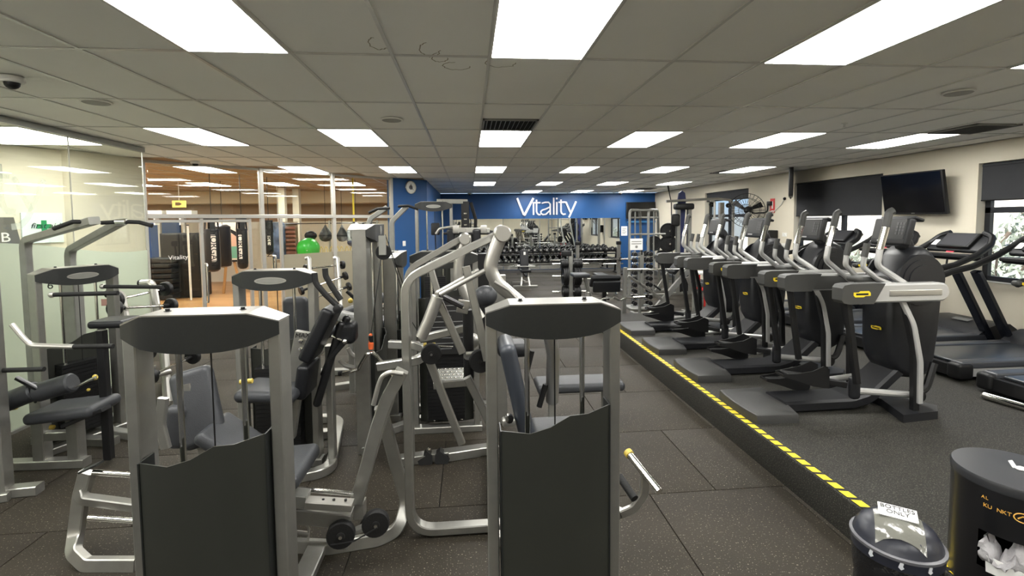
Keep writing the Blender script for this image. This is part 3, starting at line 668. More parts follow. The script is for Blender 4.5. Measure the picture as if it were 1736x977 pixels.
        def sec(x, w, zb, zt): return [V((x,yi-w,zb)),V((x,yi+w,zb)),V((x,yi+w,zt)),V((x,yi+w*.86,zt)),V((x,yi+w*.84,zb+.02)),V((x,yi-w*.84,zb+.02)),V((x,yi-w*.86,zt)),V((x,yi-w,zt))]
        pr.ring_sweep([sec(px0-.05,.055,pz0+.03,pz0+.055), sec(px0+.06,.075,pz0-.0,pz0+.06), sec(px0+.2,.085,pz0-.05,pz0+.08), sec(px0+.3,.085,pz0-.07,pz0+.12), sec(px0+.36,.075,pz0-.08,pz0+.09)])
        po = pr.build('pedal', black, t); MB().rbox((px0+.12,yi,pz0+.03), (.26,.12,.02), .008, M=MX.Rotation(tilt,3,'Y')).build('pedal_tread', rubber, po)
        jn = V((.81,s*.3,.27 if s < 0 else .14)); MB().bar([(px0+.3,yi,pz0-.02), (jn.x-.06,s*.28,jn.z+.02)], .05, .05).build('pedal_arm', black, t)
        MB().rbox(jn, (.085,.07,.2), .03).build('joint_cover', ellip, t)
        MB().tube([jn+V((.03,0,-.03)), (1.42,s*.28,.17)], .028, n=10).build('crank_rod', platin, t)
        MB().lathe((1.42,s*.24,.17), (0,s,0), [(0,.05),(.07,.055),(.08,.05),(.085,.02)], 16).build('crank_joint', black, t)
        MB().tube([(1.42,s*.25,.17),(1.56,s*.23,.2),(1.66,s*.2,.42)], .03, .1, 8).build('crank_arm', black, t)
    return t
el = make_elliptical()
for k, lb in enumerate(['elliptical trainer nearest the camera, beside the two black bins','second elliptical trainer from the camera in the row','third elliptical trainer from the camera in the row','farthest elliptical trainer of the row, nearest the barbell stand']):
    if k == 0: el['label'] = lb
    else: dup(el, (2.48,4.06+1.045*k,PZ), None, lb)
# ================================================================ TREADMILLS (user faces +x, towards the windows)
def make_treadmill():
    t = thing('treadmill', 'x', 'treadmill', (5.09,4.88,PZ), 0, 'treadmills in a row facing the window wall')
    MB().bb(.06,1.5,-.30,.30,.09,.165).build('deck', black, t)
    MB().rbox((.78,0,.18), (1.42,.52,.03), .014).build('running_belt', bluebelt, t)
    for s in (-1, 1):
        MB().rbox((.80,s*.345,.17), (1.55,.13,.075), .02).build('foot_rail', mat('foot rail plastic', (.045,.048,.055), .35), t)
        MB().bb(.16,1.5,s*.37-.03,s*.37+.03,.05,.135).build('side_skirt', platin, t)
        MB().rbox((.06,s*.36,.11), (.18,.15,.17), .035).build('rear_cap', black, t)
        MB().bar([(1.63,s*.40,.10),(1.45,s*.40,.42),(1.08,s*.40,1.06)], .07, .11, up=(0,1,0), rad=.2, c=.03).build('upright', mat('treadmill upright', (.012,.014,.02), .25, .4), t)
        # handrail from the grip end up and around to the console
        hr = MB().tube([(.62,s*.40,1.02),(.75,s*.41,1.06),(1.05,s*.42,1.12),(1.35,s*.42,1.24),(1.56,s*.40,1.36),(1.66,s*.34,1.47),(1.68,s*.22,1.51)], .038, .12, 10).build('handrail', black, t)
        MB().tube([(1.63,s*.43,.04),(1.2,s*.43,.04)], .03, n=8).build('leveller', black, t)
    MB().bb(0,.16,-.3,.3,.04,.16).build('rear_roller_cover', black, t)
    hd = MB(); P = [(1.40,.10),(1.45,.20),(1.56,.28),(1.72,.33),(1.9,.33),(2.0,.26),(2.02,.06),(1.42,.04)]
    hd.prism(P, (0,-.40,0), (1,0,0), (0,0,1), (0,.80,0)); ho = hd.build('motor_hood', ellip, t); MB().box((1.66,-.0,.325), (.08,.22,.006), M=MX.Rotation(R(-17),3,'Y')).build('hood_logo', mat('hood grey', (.12,.12,.12), .5), ho)
    cm = MX.Rotation(R(48), 3, 'Y')
    pn = MB().rbox((1.58,0,1.36), (.06,.74,.30), .025, M=cm).build('console_panel', ellip, t)
    sc = V((1.555,0,1.405)); so_ = MB().rbox(sc, (.05,.44,.27), .014, M=cm).build('console', black, t); MB().box(sc+cm@V((-.026,0,0)), (.003,.40,.23), M=cm).build('screen', mat('grey screen', (.05,.05,.055), .2), so_)
    MB().box(V((1.53,.29,1.375)), (.004,.07,.1), M=cm).build('paper_note', paper, pn); MB().box(V((1.462,.02,1.262)), (.004,.1,.035), M=cm).build('stop_key', mat('stop red', (.6,.05,.08), .4), pn)
    MB().tube([(1.45,-.40,1.18),(1.43,0,1.17),(1.45,.40,1.18)], .022, n=8).build('front_bar', black, t)
    MB().bar([(1.43,-.37,1.21),(1.43,.37,1.21)], .16, .05, c=.015).build('tray', black, t)
    MB().tube([(1.40,.0,1.16),(1.39,.0,1.08)], .012, n=6).build('safety_clip', black, t)
    MB().rbox((.70,-.40,1.03), (.22,.08,.06), .025).build('grip_pod', ellip2, t)
    lb = MB(); decal(lb, (.70,-.442,1.03), (1,0,0), (0,0,1), (0,-1,0), .14, .04); lb.build('grip_decal', yellow, t)
    return t
tr = make_treadmill()
for k, lb in ((0,'treadmill with its whole deck in view, left of the window at the right edge'),(-1,'treadmill cut off by the right edge, nearest the camera'),(1,'treadmill whose console stands below the large television'),(2,'treadmill partly hidden behind the nearest elliptical'),(3,'treadmill farthest from the camera, behind the middle ellipticals')):
    if k == 0: tr['label'] = lb
    else: dup(tr, (5.09+(-.04 if k < 0 else 0),4.88+1.05*k,PZ), None, lb)
a, b = atz(1666,670,PZ+.035), atz(1760,697,PZ+.035)
t = thing('steel_bar', 'polished steel tube lying on the platform at the right edge', 'bar', a, 0, None, True)
b = a+(b-a).normalized()*.5; MB().lathe(a, b-a, [(0,.005),(.0,.025),(.012,.034),(.488,.034),(.5,.025),(.5,.005)], 16).build('tube', chrome, t); MB().lathe(a-(b-a).normalized()*.004, b-a, [(0,.002),(0,.02),(.01,.02)], 12).build('end_cap', pipe, t)
# ================================================================ BINS
bx, by = 1.85, 1.86
t = thing('litter_bin', 'black bin with a swing lid and bag, marked bottles only', 'bin', (bx,by,0)); t.scale = (.8,.8,.93)
prof = []
rn = random.Random(3); n = 40
def ring(z, r, jit): return [V((r*cos(2*pi*i/n)*(1+jit*rn.uniform(-1,1)), r*sin(2*pi*i/n)*(1+jit*rn.uniform(-1,1)), z)) for i in range(n)]
MB().ring_sweep([ring(0,.15,0),ring(.02,.155,0),ring(.54,.175,0)]).build('bin_body', black, t)
MB().ring_sweep([ring(.2,.172,.02),ring(.3,.19,.045),ring(.4,.188,.05),ring(.47,.2,.03),ring(.53,.2,.02),ring(.56,.19,.01),ring(.57,.175,.005)]).build('bin_bag', mat('black bin bag', (.01,.01,.011), .2, 0, None, (25,.9)), t)
ld = MB().lathe((0,0,.555), (0,0,1), [(0,.185),(.0,.205),(.05,.208),(.06,.2),(.085,.19),(.12,.165),(.145,.12),(.158,.06),(.16,.002)], 36).build('lid', mat('navy black lid', (.018,.02,.03), .35), t)
MB().lathe((0,0,.601), (0,0,1), [(0,.19),(.0,.213),(.012,.213),(.016,.2)], 36).build('lid_rim', mat('grey rim', (.10,.10,.11), .4), ld)
va = V((-.62,-.78,0)).normalized(); vb = V((va.y,-va.x,0)); vb = -vb if vb.x < 0 else vb     # facing the camera
fl = MB(); g = []; m_ = 6
for j in range(m_+1):
    for i in range(m_+1):
        u = -.105+.21*i/m_; w = -.03+.195*j/m_; rr = min((u*u+w*w)**.5, .198); pr_ = [(0,.16),(.06,.158),(.12,.145),(.165,.12),(.19,.085),(.2,.06)]
        h = next(a[1]+(b[1]-a[1])*(rr-a[0])/(b[0]-a[0]) for a, b in zip(pr_, pr_[1:]) if rr <= b[0])
        g.append(va*w+vb*u+V((0,0,.555+h+.009)))
fl.add(g+[p-V((0,0,.01)) for p in g], [(j*7+i,j*7+i+1,(j+1)*7+i+1,(j+1)*7+i) for j in range(m_) for i in range(m_)]+[(49+j*7+i,49+(j+1)*7+i,49+(j+1)*7+i+1,49+j*7+i+1) for j in range(m_) for i in range(m_)])
fl.build('swing_flap', mat('clear smoky flap', (.16,.16,.14), .12, 0, None, (14,.5)), ld)
pc = V((0,0,.732))+va*.0; pu = (va*.97+V((0,0,-.22))).normalized()
pq = MB().prism([(-.085,-.045),(.085,-.045),(.085,.045),(-.085,.045)], pc+va*.0, vb, -pu, va*.004+V((0,0,.006))).build('paper_sign', paper, t)
nz = vb.cross(-pu); 
for k, (s_, z_, sz) in enumerate((('BOTTLES',.022,.038),('ONLY',-.012,.038))): text(s_, 'lettering', black, pq, pc-pu*z_+V((0,0,.0085))+va*.004, vb, -pu, sz, .0006)
for k, an in enumerate((-.62,0,.6)):
    q = (va*cos(an)+vb*sin(an)); c = V((0,0,.585))+q*.209; u = V((-q.y,q.x,0)); u = u if u.dot(vb) > 0 else -u
    MB().prism([(-.012,-.008),(.0,-.018),(.012,-.008),(.006,.0),(.01,.012),(0,.022),(-.006,.012)], c, u, (0,0,1), q*.003).build('recycling_mark', mat('pale blue mark', (.6,.62,.66), .5), ld)
wx, wy = 2.525, 1.94
t = thing('wipes_dispenser', 'tall black cylindrical wipes dispenser with crumpled wipes in its open slot', 'dispenser', (wx,wy,PZ))
n = 44; HT = .54; RD = .225
va2 = V((-.79,-.61,0)); slot0, slot1 = math.atan2(va2.y, va2.x)-.55, math.atan2(va2.y, va2.x)+.85
wl = MB(); zz = [0,.02,.14,.31,HT-.005,HT]; vs_ = []; fs_ = []
for k, z in enumerate(zz): vs_ += [V((RD*cos(2*pi*i/n), RD*sin(2*pi*i/n), z)) for i in range(n)]
for k in range(5):
    for i in range(n):
        a_ = 2*pi*(i+.5)/n; a_ = a_-2*pi if a_ > pi else a_
        lo = slot0; 
        inn = any(lo < a_+o < slot1 for o in (0,2*pi,-2*pi))
        if k == 2 and inn: continue
        fs_.append((k*n+i, k*n+(i+1) % n, (k+1)*n+(i+1) % n, (k+1)*n+i))
fs_.append(tuple(range(n))[::-1]); fs_.append(tuple(5*n+i for i in range(n)))
bo = wl.add(vs_, fs_).build('canister', mat('black enamel', (.008,.008,.009), .3), t)
MB().lathe((0,0,HT), (0,0,1), [(-.03,RD),(-.03,RD+.004),(.0,RD+.005),(.012,RD),(.016,.1),(.017,.002)], n).build('lid', mat('charcoal enamel lid', (.022,.023,.026), .35), t)
ob = MB().prism([(-.011,-.03),(.011,-.03),(.011,.03),(-.011,.03)], V((0.01,.02,HT+.017)), (1,0,0), (.3,.8,.5), (0,0,.004)).ball((0.012,-.005,HT+.022), .018, 10, 6, (1.2,1,.5)).build('wipe_tip', paper, t)
rn = random.Random(5); wp = MB(); g = []; NU, NV = 22, 12
for j in range(NV+1):
    for i in range(NU+1):
        an = slot0+.08+(slot1-slot0-.16)*i/NU; h = j/NV
        r = RD-.06+.075*sin(h*pi)**.7+rn.uniform(-.014,.014); z = .14+.17*h*(.72+.2*sin(i*.7+1)+.08*sin(i*2.3))+rn.uniform(-.01,.01)
        g.append(V((r*cos(an), r*sin(an), z)))
wp.add(g, [(j*(NU+1)+i, j*(NU+1)+i+1, (j+1)*(NU+1)+i+1, (j+1)*(NU+1)+i) for j in range(NV) for i in range(NU)]); wo = wp.build('crumpled_wipes', mat('grey white tissue', (.42,.41,.42), .8, 0, None, (40,.6)), t, ang=70)
a1 = slot0+.42; q = V((cos(a1),sin(a1),0)); u = V((-q.y,q.x,0)); MB().prism([(-.05,-.03),(.07,-.035),(.07,.03),(-.055,.045)], q*(RD+.004)+V((0,0,.165)), u, (0,0,1), q*.004).build('folded_wipe', paper, wo)
# gold lettering on the canister, curved round it letter by letter
a0 = math.atan2(va2.y, va2.x); gold = mat('gold print', (.75,.42,.08), .4)
def wrap(s_, a, z, size, stp):
    for ch in s_:
        q = V((cos(a),sin(a),0)); u = V((-q.y,q.x,0))
        if ch != ' ': text(ch, 'gold_letter', gold, bo, q*(RD+.001)+V((0,0,z)), u, (0,0,1), size, .0005)
        a += stp
wrap('KU NKT', a0-.42, HT-.11, .024, .07); wrap('DRY', a0+.26, HT-.11, .024, .07); wrap('AL', a0-.46, HT-.075, .02, .06)
q = V((cos(a0+.11),sin(a0+.11),0)); em = MB(); u = V((-q.y,q.x,0)); cc = q*(RD+.0015)+V((0,0,HT-.11))
em.tube([cc+u*.028*cos(2*pi*i/20)+V((0,0,.02*sin(2*pi*i/20))) for i in range(21)], .0025, n=5); em.tube([cc-u*.015+V((0,0,-.006)), cc+V((0,0,.008)), cc+u*.015+V((0,0,-.006))], .003, n=5); em.build('gold_emblem', gold, bo)
# ================================================================ SELECTORISED WEIGHT MACHINES
def pp(Y, *q): return [at(a[0], a[1], a[2] if len(a) > 2 else Y) for a in q]
def fz(px, py, z=.03): return atz(px, py, z)
HW = .31
def tower(t, B, rz=0, h=1.6, badge=True, shroud='back', d=.17, w=HW, stack=True, zs=1.05, rods=True, uw=.05):
    """weight-stack tower in world space: front faces -y before the turn rz"""
    M = MX.Rotation(rz, 3, 'Z'); B = V((B[0],B[1],0)); off = OFF[t.name]
    def W(x, y, z): return B+M@V((x,y,z))
    def mk(name, mb, m, par=None): mb.v = [tuple(W(*v)) for v in mb.v]; return mb.build(name, m, par or t, off)
    for s in (-1, 1): mk('upright', MB().bar([(s*(w-uw/2),.112,.0),(s*(w-uw/2),.112,h-.043)], uw, .116, up=(0,1,0), c=.005), silver)
    k = w/.31
    # header: faceted charcoal front with a curved lower edge, silver top plate
    n = 12; low = [(w*(1-2*i/n), h-.155+.06*abs(1-2*i/n)**2.2) for i in range(n+1)]
    face = [(-w,h-.042),(-w*.66,h),(w*.66,h),(w,h-.042)]+low
    def yf(x): return .0 if abs(x) <= w*.661 else .05*(abs(x)-w*.66)/(w*.34)
    fr = [V((x,yf(x),z)) for x, z in face]; bk = [V((x,d,z)) for x, z in face]; bh = [V((x,.0535,z)) for x, z in face]; hd = MB(); m_ = len(face)
    ls = [i for i in range(4, 4+n+1)]
    hd.add(fr+bh, [(i,(i+1) % m_,m_+(i+1) % m_,m_+i) for i in range(3, m_)])
    # front face in vertical strips so that it can bend
    def strips(P, flip):
        xs_ = [w*(1-2*i/n) for i in range(n+1)]; vs = []; fs = []
        for i, x in enumerate(xs_):
            zt = h if abs(x) <= w*.66 else h-.042*(abs(x)-w*.66)/(w*.34)
            vs += [V((x,P(x),low[i][1])), V((x,P(x),zt))]
        for i in range(n): q = (2*i,2*i+1,2*i+3,2*i+2); fs.append(q if flip else q[::-1])
        hd.add(vs, fs)
    strips(yf, True); strips(lambda x: .0535, False)
    ho = mk('header', hd, headm); hb_ = MB(); hb_.prism([(q[0]*.83,q[1]-.004) for q in face], (0,.06,0), (1,0,0), (0,0,1), (0,d-.065,0)); mk('header_box', hb_, silver_d, ho)
    tpm = MB()
    for a, b in ((0,1),(1,2),(2,3)):
        p = [fr[a],fr[b],bk[b],bk[a]]; tpm.hexa([q+V((0,0,.0005)) for q in p]+[q+V((0,0,.006)) for q in p])
    mk('top_plate', tpm, silver, ho)
    bt = MB()
    for x in (-.15*k,.15*k): bt.lathe((x,d*.55,h+.005), (0,0,1), [(0,.014),(.003,.014),(.003,.009),(.012,.009),(.012,.001)], 10)
    mk('header_bolts', bt, blackm, ho)['kind'] = 'stuff'
    if badge: mk('badge', MB().add([V((.12*k*cos(2*pi*i/24),-.003,h-.075+.028*sin(2*pi*i/24))) for i in range(24)]+[V((.12*k*cos(2*pi*i/24),.004,h-.075+.028*sin(2*pi*i/24))) for i in range(24)], [tuple(range(24)),tuple(range(24,48))[::-1]]+[(i,(i+1) % 24,24+(i+1) % 24,24+i) for i in range(24)]), badgem, ho); mk('badge_inset', MB().add([V((.105*k*cos(2*pi*i/24),-.005,h-.075+.02*sin(2*pi*i/24))) for i in range(24)]+[V((.105*k*cos(2*pi*i/24),.0,h-.075+.02*sin(2*pi*i/24))) for i in range(24)], [tuple(range(24)),tuple(range(24,48))[::-1]]+[(i,(i+1) % 24,24+(i+1) % 24,24+i) for i in range(24)]), silver_d, ho)
    if rods:
        for x in (-.12*k,.14*k): mk('guide_rod', MB().cyl((x,.1,.1),(x,.1,h-.1),.012,n=10), chrome)
        mk('cable', MB().cyl((.01,.1,.4),(.01,.1,h-.1),.0035,n=6), black)
    if stack: mk('weight_stack', sum_boxes([((0,.1,.14+.033*i),(.34*k,.10,.030)) for i in range(int((zs-.25)/.033))]), ironm)['kind'] = 'stuff'
    if shroud:
        y0 = -.012 if shroud == 'back' else .16; sg = 1
        top = [(-.25*k,zs-.0),(-.12*k,zs-.005),(-.03*k,zs+.02),(.06*k,zs+.07),(.14*k,zs+.075),(.25*k,zs+.10)]
        vs = []; fs = []; th = .006
        bend = lambda x: y0+(.035*((abs(x)-.17*k)/(.08*k)) if abs(x) > .17*k else 0)
        for x, z in top: vs += [V((x,bend(x),.06)), V((x,bend(x),z)), V((x,bend(x)+th,.06)), V((x,bend(x)+th,z))]
        for i in range(5):
            a, b = 4*i, 4*(i+1); fs += [(a,b,b+1,a+1),(a+2,a+3,b+3,b+2),(a+1,b+1,b+3,a+3),(a,a+2,b+2,b)]
        e = 20; fs += [(0,1,3,2),(e,e+2,e+3,e+1)]
        so_ = mk('shroud', MB().add(vs, fs), shroudm)
        for s in (-1, 1): mk('shroud_return', MB().bb(s*.25*k-.003,s*.25*k+.003,y0+.03,y0+.13,.06,zs+(.0 if s < 0 else .1)), headm, so_)
    mk('base_bar', MB().bar([(-w-.02,.085,.03),(w+.02,.085,.03)], .10, .06, up=(0,0,1)), silver)
def sum_boxes(l):
    m = MB()
    for c, s in l: m.box(c, s)
    return m
def M_(t, name, mb, m, par=None): return mb.build(name, m, par or t)
def plate_disc(t, c, ax, r, th=.03, name='pulley', m=None, par=None):
    ax = V(ax).normalized(); o = MB().lathe(V(c)-ax*th/2, ax, [(0,.3*r),(0,r*.92),(th*.2,r),(th*.8,r),(th,r*.92),(th,.3*r),(th*1.1,.28*r),(th*1.1,.005)], 24).build(name, m or rubber, par or t)
    MB().lathe(V(c)-ax*th*.75, ax, [(0,.004),(0,.13*r),(th*1.5,.13*r),(th*1.5,.004)], 10).build('hub', chrome, o); return o
# ---------------- M1 front left (leg machine seen from behind its tower)
B = at(328,560,2.0); t = thing('leg_extension_machine', 'grey weight machine at front left, rear of its tower towards the camera', 'weight machine', (B.x,B.y,0), 0, None, True)
tower(t, B, 0, 1.605, badge=False, zs=1.0)
# right side frame: floor loop, brace and curved lever with handle
F1 = [fz(498,925),fz(560,928),fz(640,915),fz(676,898),at(690,850,3.06),at(672,790,3.05),at(655,727,3.03),at(645,690,3.00)]
M_(t,'side_frame', MB().bar(F1, .075, .05, up=(0,-1,.2), rad=.12), silver)
M_(t,'base_rail', MB().bar([fz(512,985,.03),fz(540,925,.03)], .11, .05, up=(0,0,1)), silver)
lv = M_(t,'lever_arm', MB().bar(pp(2.80,(604,852),(622,790),(640,722),(656,676),(682,628)), .075, .06, up=(0,1,0), rad=.25), silver)
M_(t,'handle', MB().tube(pp(2.76,(633,687),(641,655),(648,637),(662,631),(684,634)), .014, .06), pipe, lv)
M_(t,'lever_gusset', MB().bar(pp(2.88,(672,660),(650,725),(628,800)), .02, .02, up=(0,1,0)), silver, lv)
cb = M_(t,'cam_box', MB().bar(pp(2.70,(478,866,2.72),(596,878,2.72)), .10, .085, up=(0,0,1)), silver)
M_(t,'range_plate', MB().bar(pp(2.66,(520,852),(598,857)), .07, .045, up=(0,0,1)), badgem, cb)
for px in (528,548,566,586): M_(t,'plate_hole', MB().lathe(at(px,849,2.66), (0,0,1), [(0,.001),(0,.008),(.008,.008),(.008,.001)], 10), black, cb)
M_(t,'cam_block', MB().bar(pp(2.68,(484,842),(522,846)), .09, .075, up=(0,0,1)), silver_d, cb)
M_(t,'end_block', MB().box(at(610,862,2.82), (.06,.08,.09)), pipe, cb)
M_(t,'rod', MB().cyl(*pp(2.78,(500,829),(600,838)), .014), chrome)
M_(t,'lower_rod', MB().cyl(*pp(2.76,(488,902),(524,906)), .014), pipe); M_(t,'hook', MB().tube(pp(2.76,(522,918),(524,896),(520,890)), .007, .02, 8), pipe)
M_(t,'roller_link', MB().bar(pp(2.70,(586,928),(592,905),(637,886)), .03, .05, up=(0,1,0)), silver_d)
for px, py, y in ((578,906,2.65),(637,887,2.70)): plate_disc(t, at(px,py,y), (0.15,-1,.05), .077, .05, 'roller_pulley')
M_(t,'band', MB().tube(pp(2.60,(560,925),(600,918),(640,895)), .004, .03, 6), black)
M_(t,'seat', MB().rbox(at(452,796,2.75), (.48,.42,.09), .04, 3, M=MX.Rotation(R(-3),3,'Y')), vgrey)
M_(t,'seat_support', MB().bar([at(470,830,2.75), (at(470,830,2.75).x,2.55,.03)], .09, .09, up=(0,1,0)), silver_d)
# backrest visible between the guide rods
bk = M_(t,'backrest', MB().rbox(at(336,690,2.95), (.24,.10,.46), .045, 3, M=MX.Rotation(R(-14),3,'X')@MX.Rotation(R(-16),3,'Y')), vgrey)
M_(t,'backrest_frame', MB().bar(pp(2.95,(318,650),(345,760),(370,860)), .05, .05, up=(0,1,0)), silver)
M_(t,'seat_rear', MB().rbox(at(392,745,2.90), (.30,.34,.08), .035, 3, M=MX.Rotation(R(38),3,'Y')), vgrey)
M_(t,'pop_pin', MB().cyl(*pp(2.40,(407,648),(428,646)), .012, n=10), yellowp)
M_(t,'curved_plate', MB().bar(pp(2.70,(277,675),(272,720),(282,760)), .05, .03, up=(0,1,0), rad=.1), silver)
M_(t,'side_pad', MB().rbox(at(304,722,2.92), (.12,.10,.26), .04, 3), vgrey)
# left foot frame
L1 = [at(212,866,2.95),at(140,842,3.00),at(131,850,3.00),at(126,905,3.00),fz(127,938,.06),fz(148,957,.03),fz(225,955,.03)]
M_(t,'foot_frame', MB().bar([at(148,800,3.00),at(138,838,3.00),at(129,905,2.98),fz(124,936,.07),fz(146,957,.03),fz(232,957,.03)], .075, .05, up=(0,-1,.15), rad=.1), silver)
M_(t,'foot_frame_rail', MB().bar([at(135,832,2.98),at(140,846,2.97),at(232,858,2.94)], .06, .05, up=(0,1,.2), rad=.06), silver)
M_(t,'rail_cap', MB().bar(pp(2.92,(139,799),(170,785)), .06, .012, up=(0,0,1)), headm)
for a, b in (((158,801),(232,806)),((150,878),(232,884))): M_(t,'foot_rod', MB().cyl(*pp(2.92,a,b), .016), chrome)
# ---------------- M2 front centre (press machine with two curved side frames)
B = at(943,545,2.07); t = thing('chest_press_machine', 'press machine at front centre with big curved silver side frames', 'weight machine', (B.x,B.y,0), 0, None, True)
tower(t, B, 0, 1.60, badge=False, zs=1.03)
nf = [fz(838,893),fz(742,902),fz(715,893),at(697,850,3.04),at(694,520,3.04),at(700,492,3.04),at(716,474,3.04),at(846,398,3.04)]
def clean(l): l[3] = V((l[4].x,2.94,.14)); return l
xv = at(694,650,3.04).x
nf = [V((.22,2.94,.035)), V((xv,2.94,.035)), V((xv,2.94,at(697,478,3.04).z+.03)), at(848,396,3.04)]
M_(t,'side_frame', MB().bar(nf, .05, .075, up=(0,1,0), rad=.16, nf=8), silver)
yv = 3.84; xf = at(693,560,yv).x; M_(t,'side_frame', MB().bar([V((xf,yv,.03)), V((xf,yv,at(693,462,yv).z+.02)), at(783,404,yv)], .05, .075, up=(0,1,0), rad=.16, nf=8), silver)
for (px, py), y, r in (((851,396),2.94,.052),((788,405),yv,.048)):
    c = at(px,py,y); M_(t,'pivot_barrel', MB().lathe(c+V((-.0,-.1,0)), (0,1,0), [(0,.02),(.0,r*.85),(.015,r),(.185,r),(.2,r*.85),(.2,.02)], 20), pipe)
ar = M_(t,'swing_arm', MB().tube(pp(2.90,(850,398),(836,432),(830,455),(842,480),(885,516),(930,560),(938,600,2.95),(936,680,3.05)), .042, .2, 14, 7), pipe)
M_(t,'arm_stiffener', MB().tube(pp(2.86,(838,478),(862,492),(896,528)), .012, .05, 8), pipe, ar)
M_(t,'swing_arm', MB().tube(pp(yv,(787,408),(778,440),(776,470),(790,500),(815,540)), .04, .15, 12), pipe)
for a, b, y in (((746,500),(822,459),2.8),((741,497),(812,458),2.95)): M_(t,'push_rod', MB().cyl(*pp(y,a,b), .014), pipe)
c = at(742,500,3.00); M_(t,'rod_joint', MB().lathe(c-V((0,.03,0)), (0,1,0), [(0,.005),(0,.022),(.1,.022),(.1,.005)], 14), pipe)
M_(t,'lower_arm', MB().tube(pp(2.92,(742,503),(726,545),(714,572)), .036, .1, 12), pipe)
M_(t,'link_bar', MB().bar(pp(2.96,(745,500),(785,520)), .03, .055, up=(0,1,0)), blackm)
M_(t,'bracket_plate', MB().rbox(at(785,520,3.02), (.075,.012,.085), .005, M=MX.Rotation(R(12),3,'Y')), pipe); M_(t,'bracket_bolt', MB().lathe(at(785,522,3.01), (0,-1,0), [(0,.012),(.012,.01),(.013,.001)], 10), chrome)
for a, b, y, w_ in (((790,452),(826,610),2.95,.05),((743,508),(784,598),3.0,.045),((720,592),(783,752),3.25,.05),((792,640),(832,720),3.05,.05),((712,575),(790,556),3.2,.05)):
    P_ = pp(y, a, b); M_(t,'brace', MB().bar(P_, w_, .05, up=(0,1,0)), silver)
M_(t,'upper_brace', MB().bar(pp(yv,(727,445),(746,508)), .05, .05, up=(0,1,0)), silver)
M_(t,'black_tube', MB().cyl(*pp(3.15,(793,525),(795,640)), .035), black)
for px, py, y, r in ((815,612,2.98,.075),(731,600,3.2,.07)): plate_disc(t, at(px,py,y), (0.1,-1,0), r, .04)
M_(t,'small_roller', MB().lathe(at(793,600,3.15), (0,-1,0), [(0,.01),(0,.028),(.05,.028),(.05,.01)], 14), chrome); M_(t,'small_shaft', MB().cyl(*pp(3.03,(790,600),(806,599)), .014), pipe); plate_disc(t, at(793,612,3.15), (0,-1,0), .024, .03)
M_(t,'cam_lug', MB().ball(at(803,578,3.20), .05, 12, 8, (.8,.6,1)), pipe)
# horseshoe guard tube and adjusters
M_(t,'guard_tube', MB().bar([at(640,622,3.35),at(705,612,3.35),at(722,602,3.40),at(722,592,3.52),at(706,586,3.60),at(660,584,3.65)], .05, .06, up=(0,0,1), rad=.06), silver)
for px in (718,733): M_(t,'yellow_adjuster', MB().lathe(at(px,585,3.25), (1,0,.0), [(0,.006),(0,.014),(.02,.016),(.02,.005)], 12), yellowp)
M_(t,'adjuster_rod', MB().cyl(*pp(3.25,(720,586),(768,588)), .005, n=8), chrome)
# checkered step plate and floor bars
q = at(768,638,3.55); stp = M_(t,'step_plate', MB().rbox(q, (.24,.22,.02), .006, M=MX.Rotation(R(12),3,'X')), silver_d)
dm = MB()
for i in range(-3,4):
    for j in range(-2,3): dm.rbox(q+V((.034*i+(.017 if j % 2 else 0),.042*j,.012+.009*j)), (.024,.013,.006), .002, 1, rz=.5)
M_(t,'tread_studs', dm, chrome, stp)['kind'] = 'stuff'
M_(t,'step_edge', MB().bar(pp(3.30,(735,654),(800,648)), .03, .05, up=(0,0,1)), silver)
ba, bb_ = fz(668,770,.035), fz(838,745,.035); M_(t,'rear_floor_bar', MB().bar([V((ba.x,3.84,.035)), V((.22,3.98,.035))], .09, .07, up=(0,0,1)), silver)
M_(t,'floor_bar', MB().bar([V((.13,2.94,.035)),V((.16,4.0,.035))], .07, .07, up=(0,0,1)), silver)
M_(t,'bar_sleeve', MB().bar([V((-.2,3.89,.037)),V((.06,3.945,.037))], .095, .075, up=(0,0,1)), silver); M_(t,'floor_bolt', MB().lathe(at(727,763,3.88), (0,-1,.1), [(0,.02),(.012,.018),(.014,.006),(.016,.001)], 12), chrome)
for s in (-1, 1): M_(t,'foot_stop', MB().prism([(0,0),(.10,-.02),(.12,.03),(.04,.09),(0,.06)], at(735,783,3.82)+V((.01*s,0,-.02)), (s,0,0), (0,.3,1), (0,.08,0)), rubber)
# seat, backrest, grips behind the tower
M_(t,'backrest', MB().rbox(at(874,655,2.95), (.10,.34,.62), .045, 3, M=MX.Rotation(R(-12),3,'Y')), mat('blue grey vinyl', (.03,.035,.045), .4))
M_(t,'head_pad', MB().rbox(at(868,590,3.10), (.20,.20,.09), .04, 3), vgrey)
M_(t,'seat', MB().rbox(at(945,733,2.92), (.34,.34,.09), .045, 3), vgrey)
M_(t,'seat_post', MB().bar([at(945,745,2.92), (at(945,745,2.92).x,2.72,.03)], .07, .07, up=(0,1,0)), silver)
M_(t,'floor_spine', MB().bar([V((.13,2.82,.03)),V((.72,2.82,.03))], .08, .06, up=(0,0,1)), silver)
M_(t,'grip', MB().tube(pp(3.00,(925,652),(914,690)), .018, .0), rubber); M_(t,'grip', MB().tube(pp(3.20,(902,595),(893,632)), .018), rubber)
M_(t,'front_pad', MB().rbox(at(870,592,3.25), (.22,.16,.07), .03, 3), vgrey)
M_(t,'adjust_bracket', MB().rbox(at(862,715,2.80), (.08,.06,.05), .015), pipe); M_(t,'seat_bolt', MB().lathe(at(863,708,2.75), (0,-1,0), [(0,.025),(.03,.025),(.035,.005)], 12), chrome)
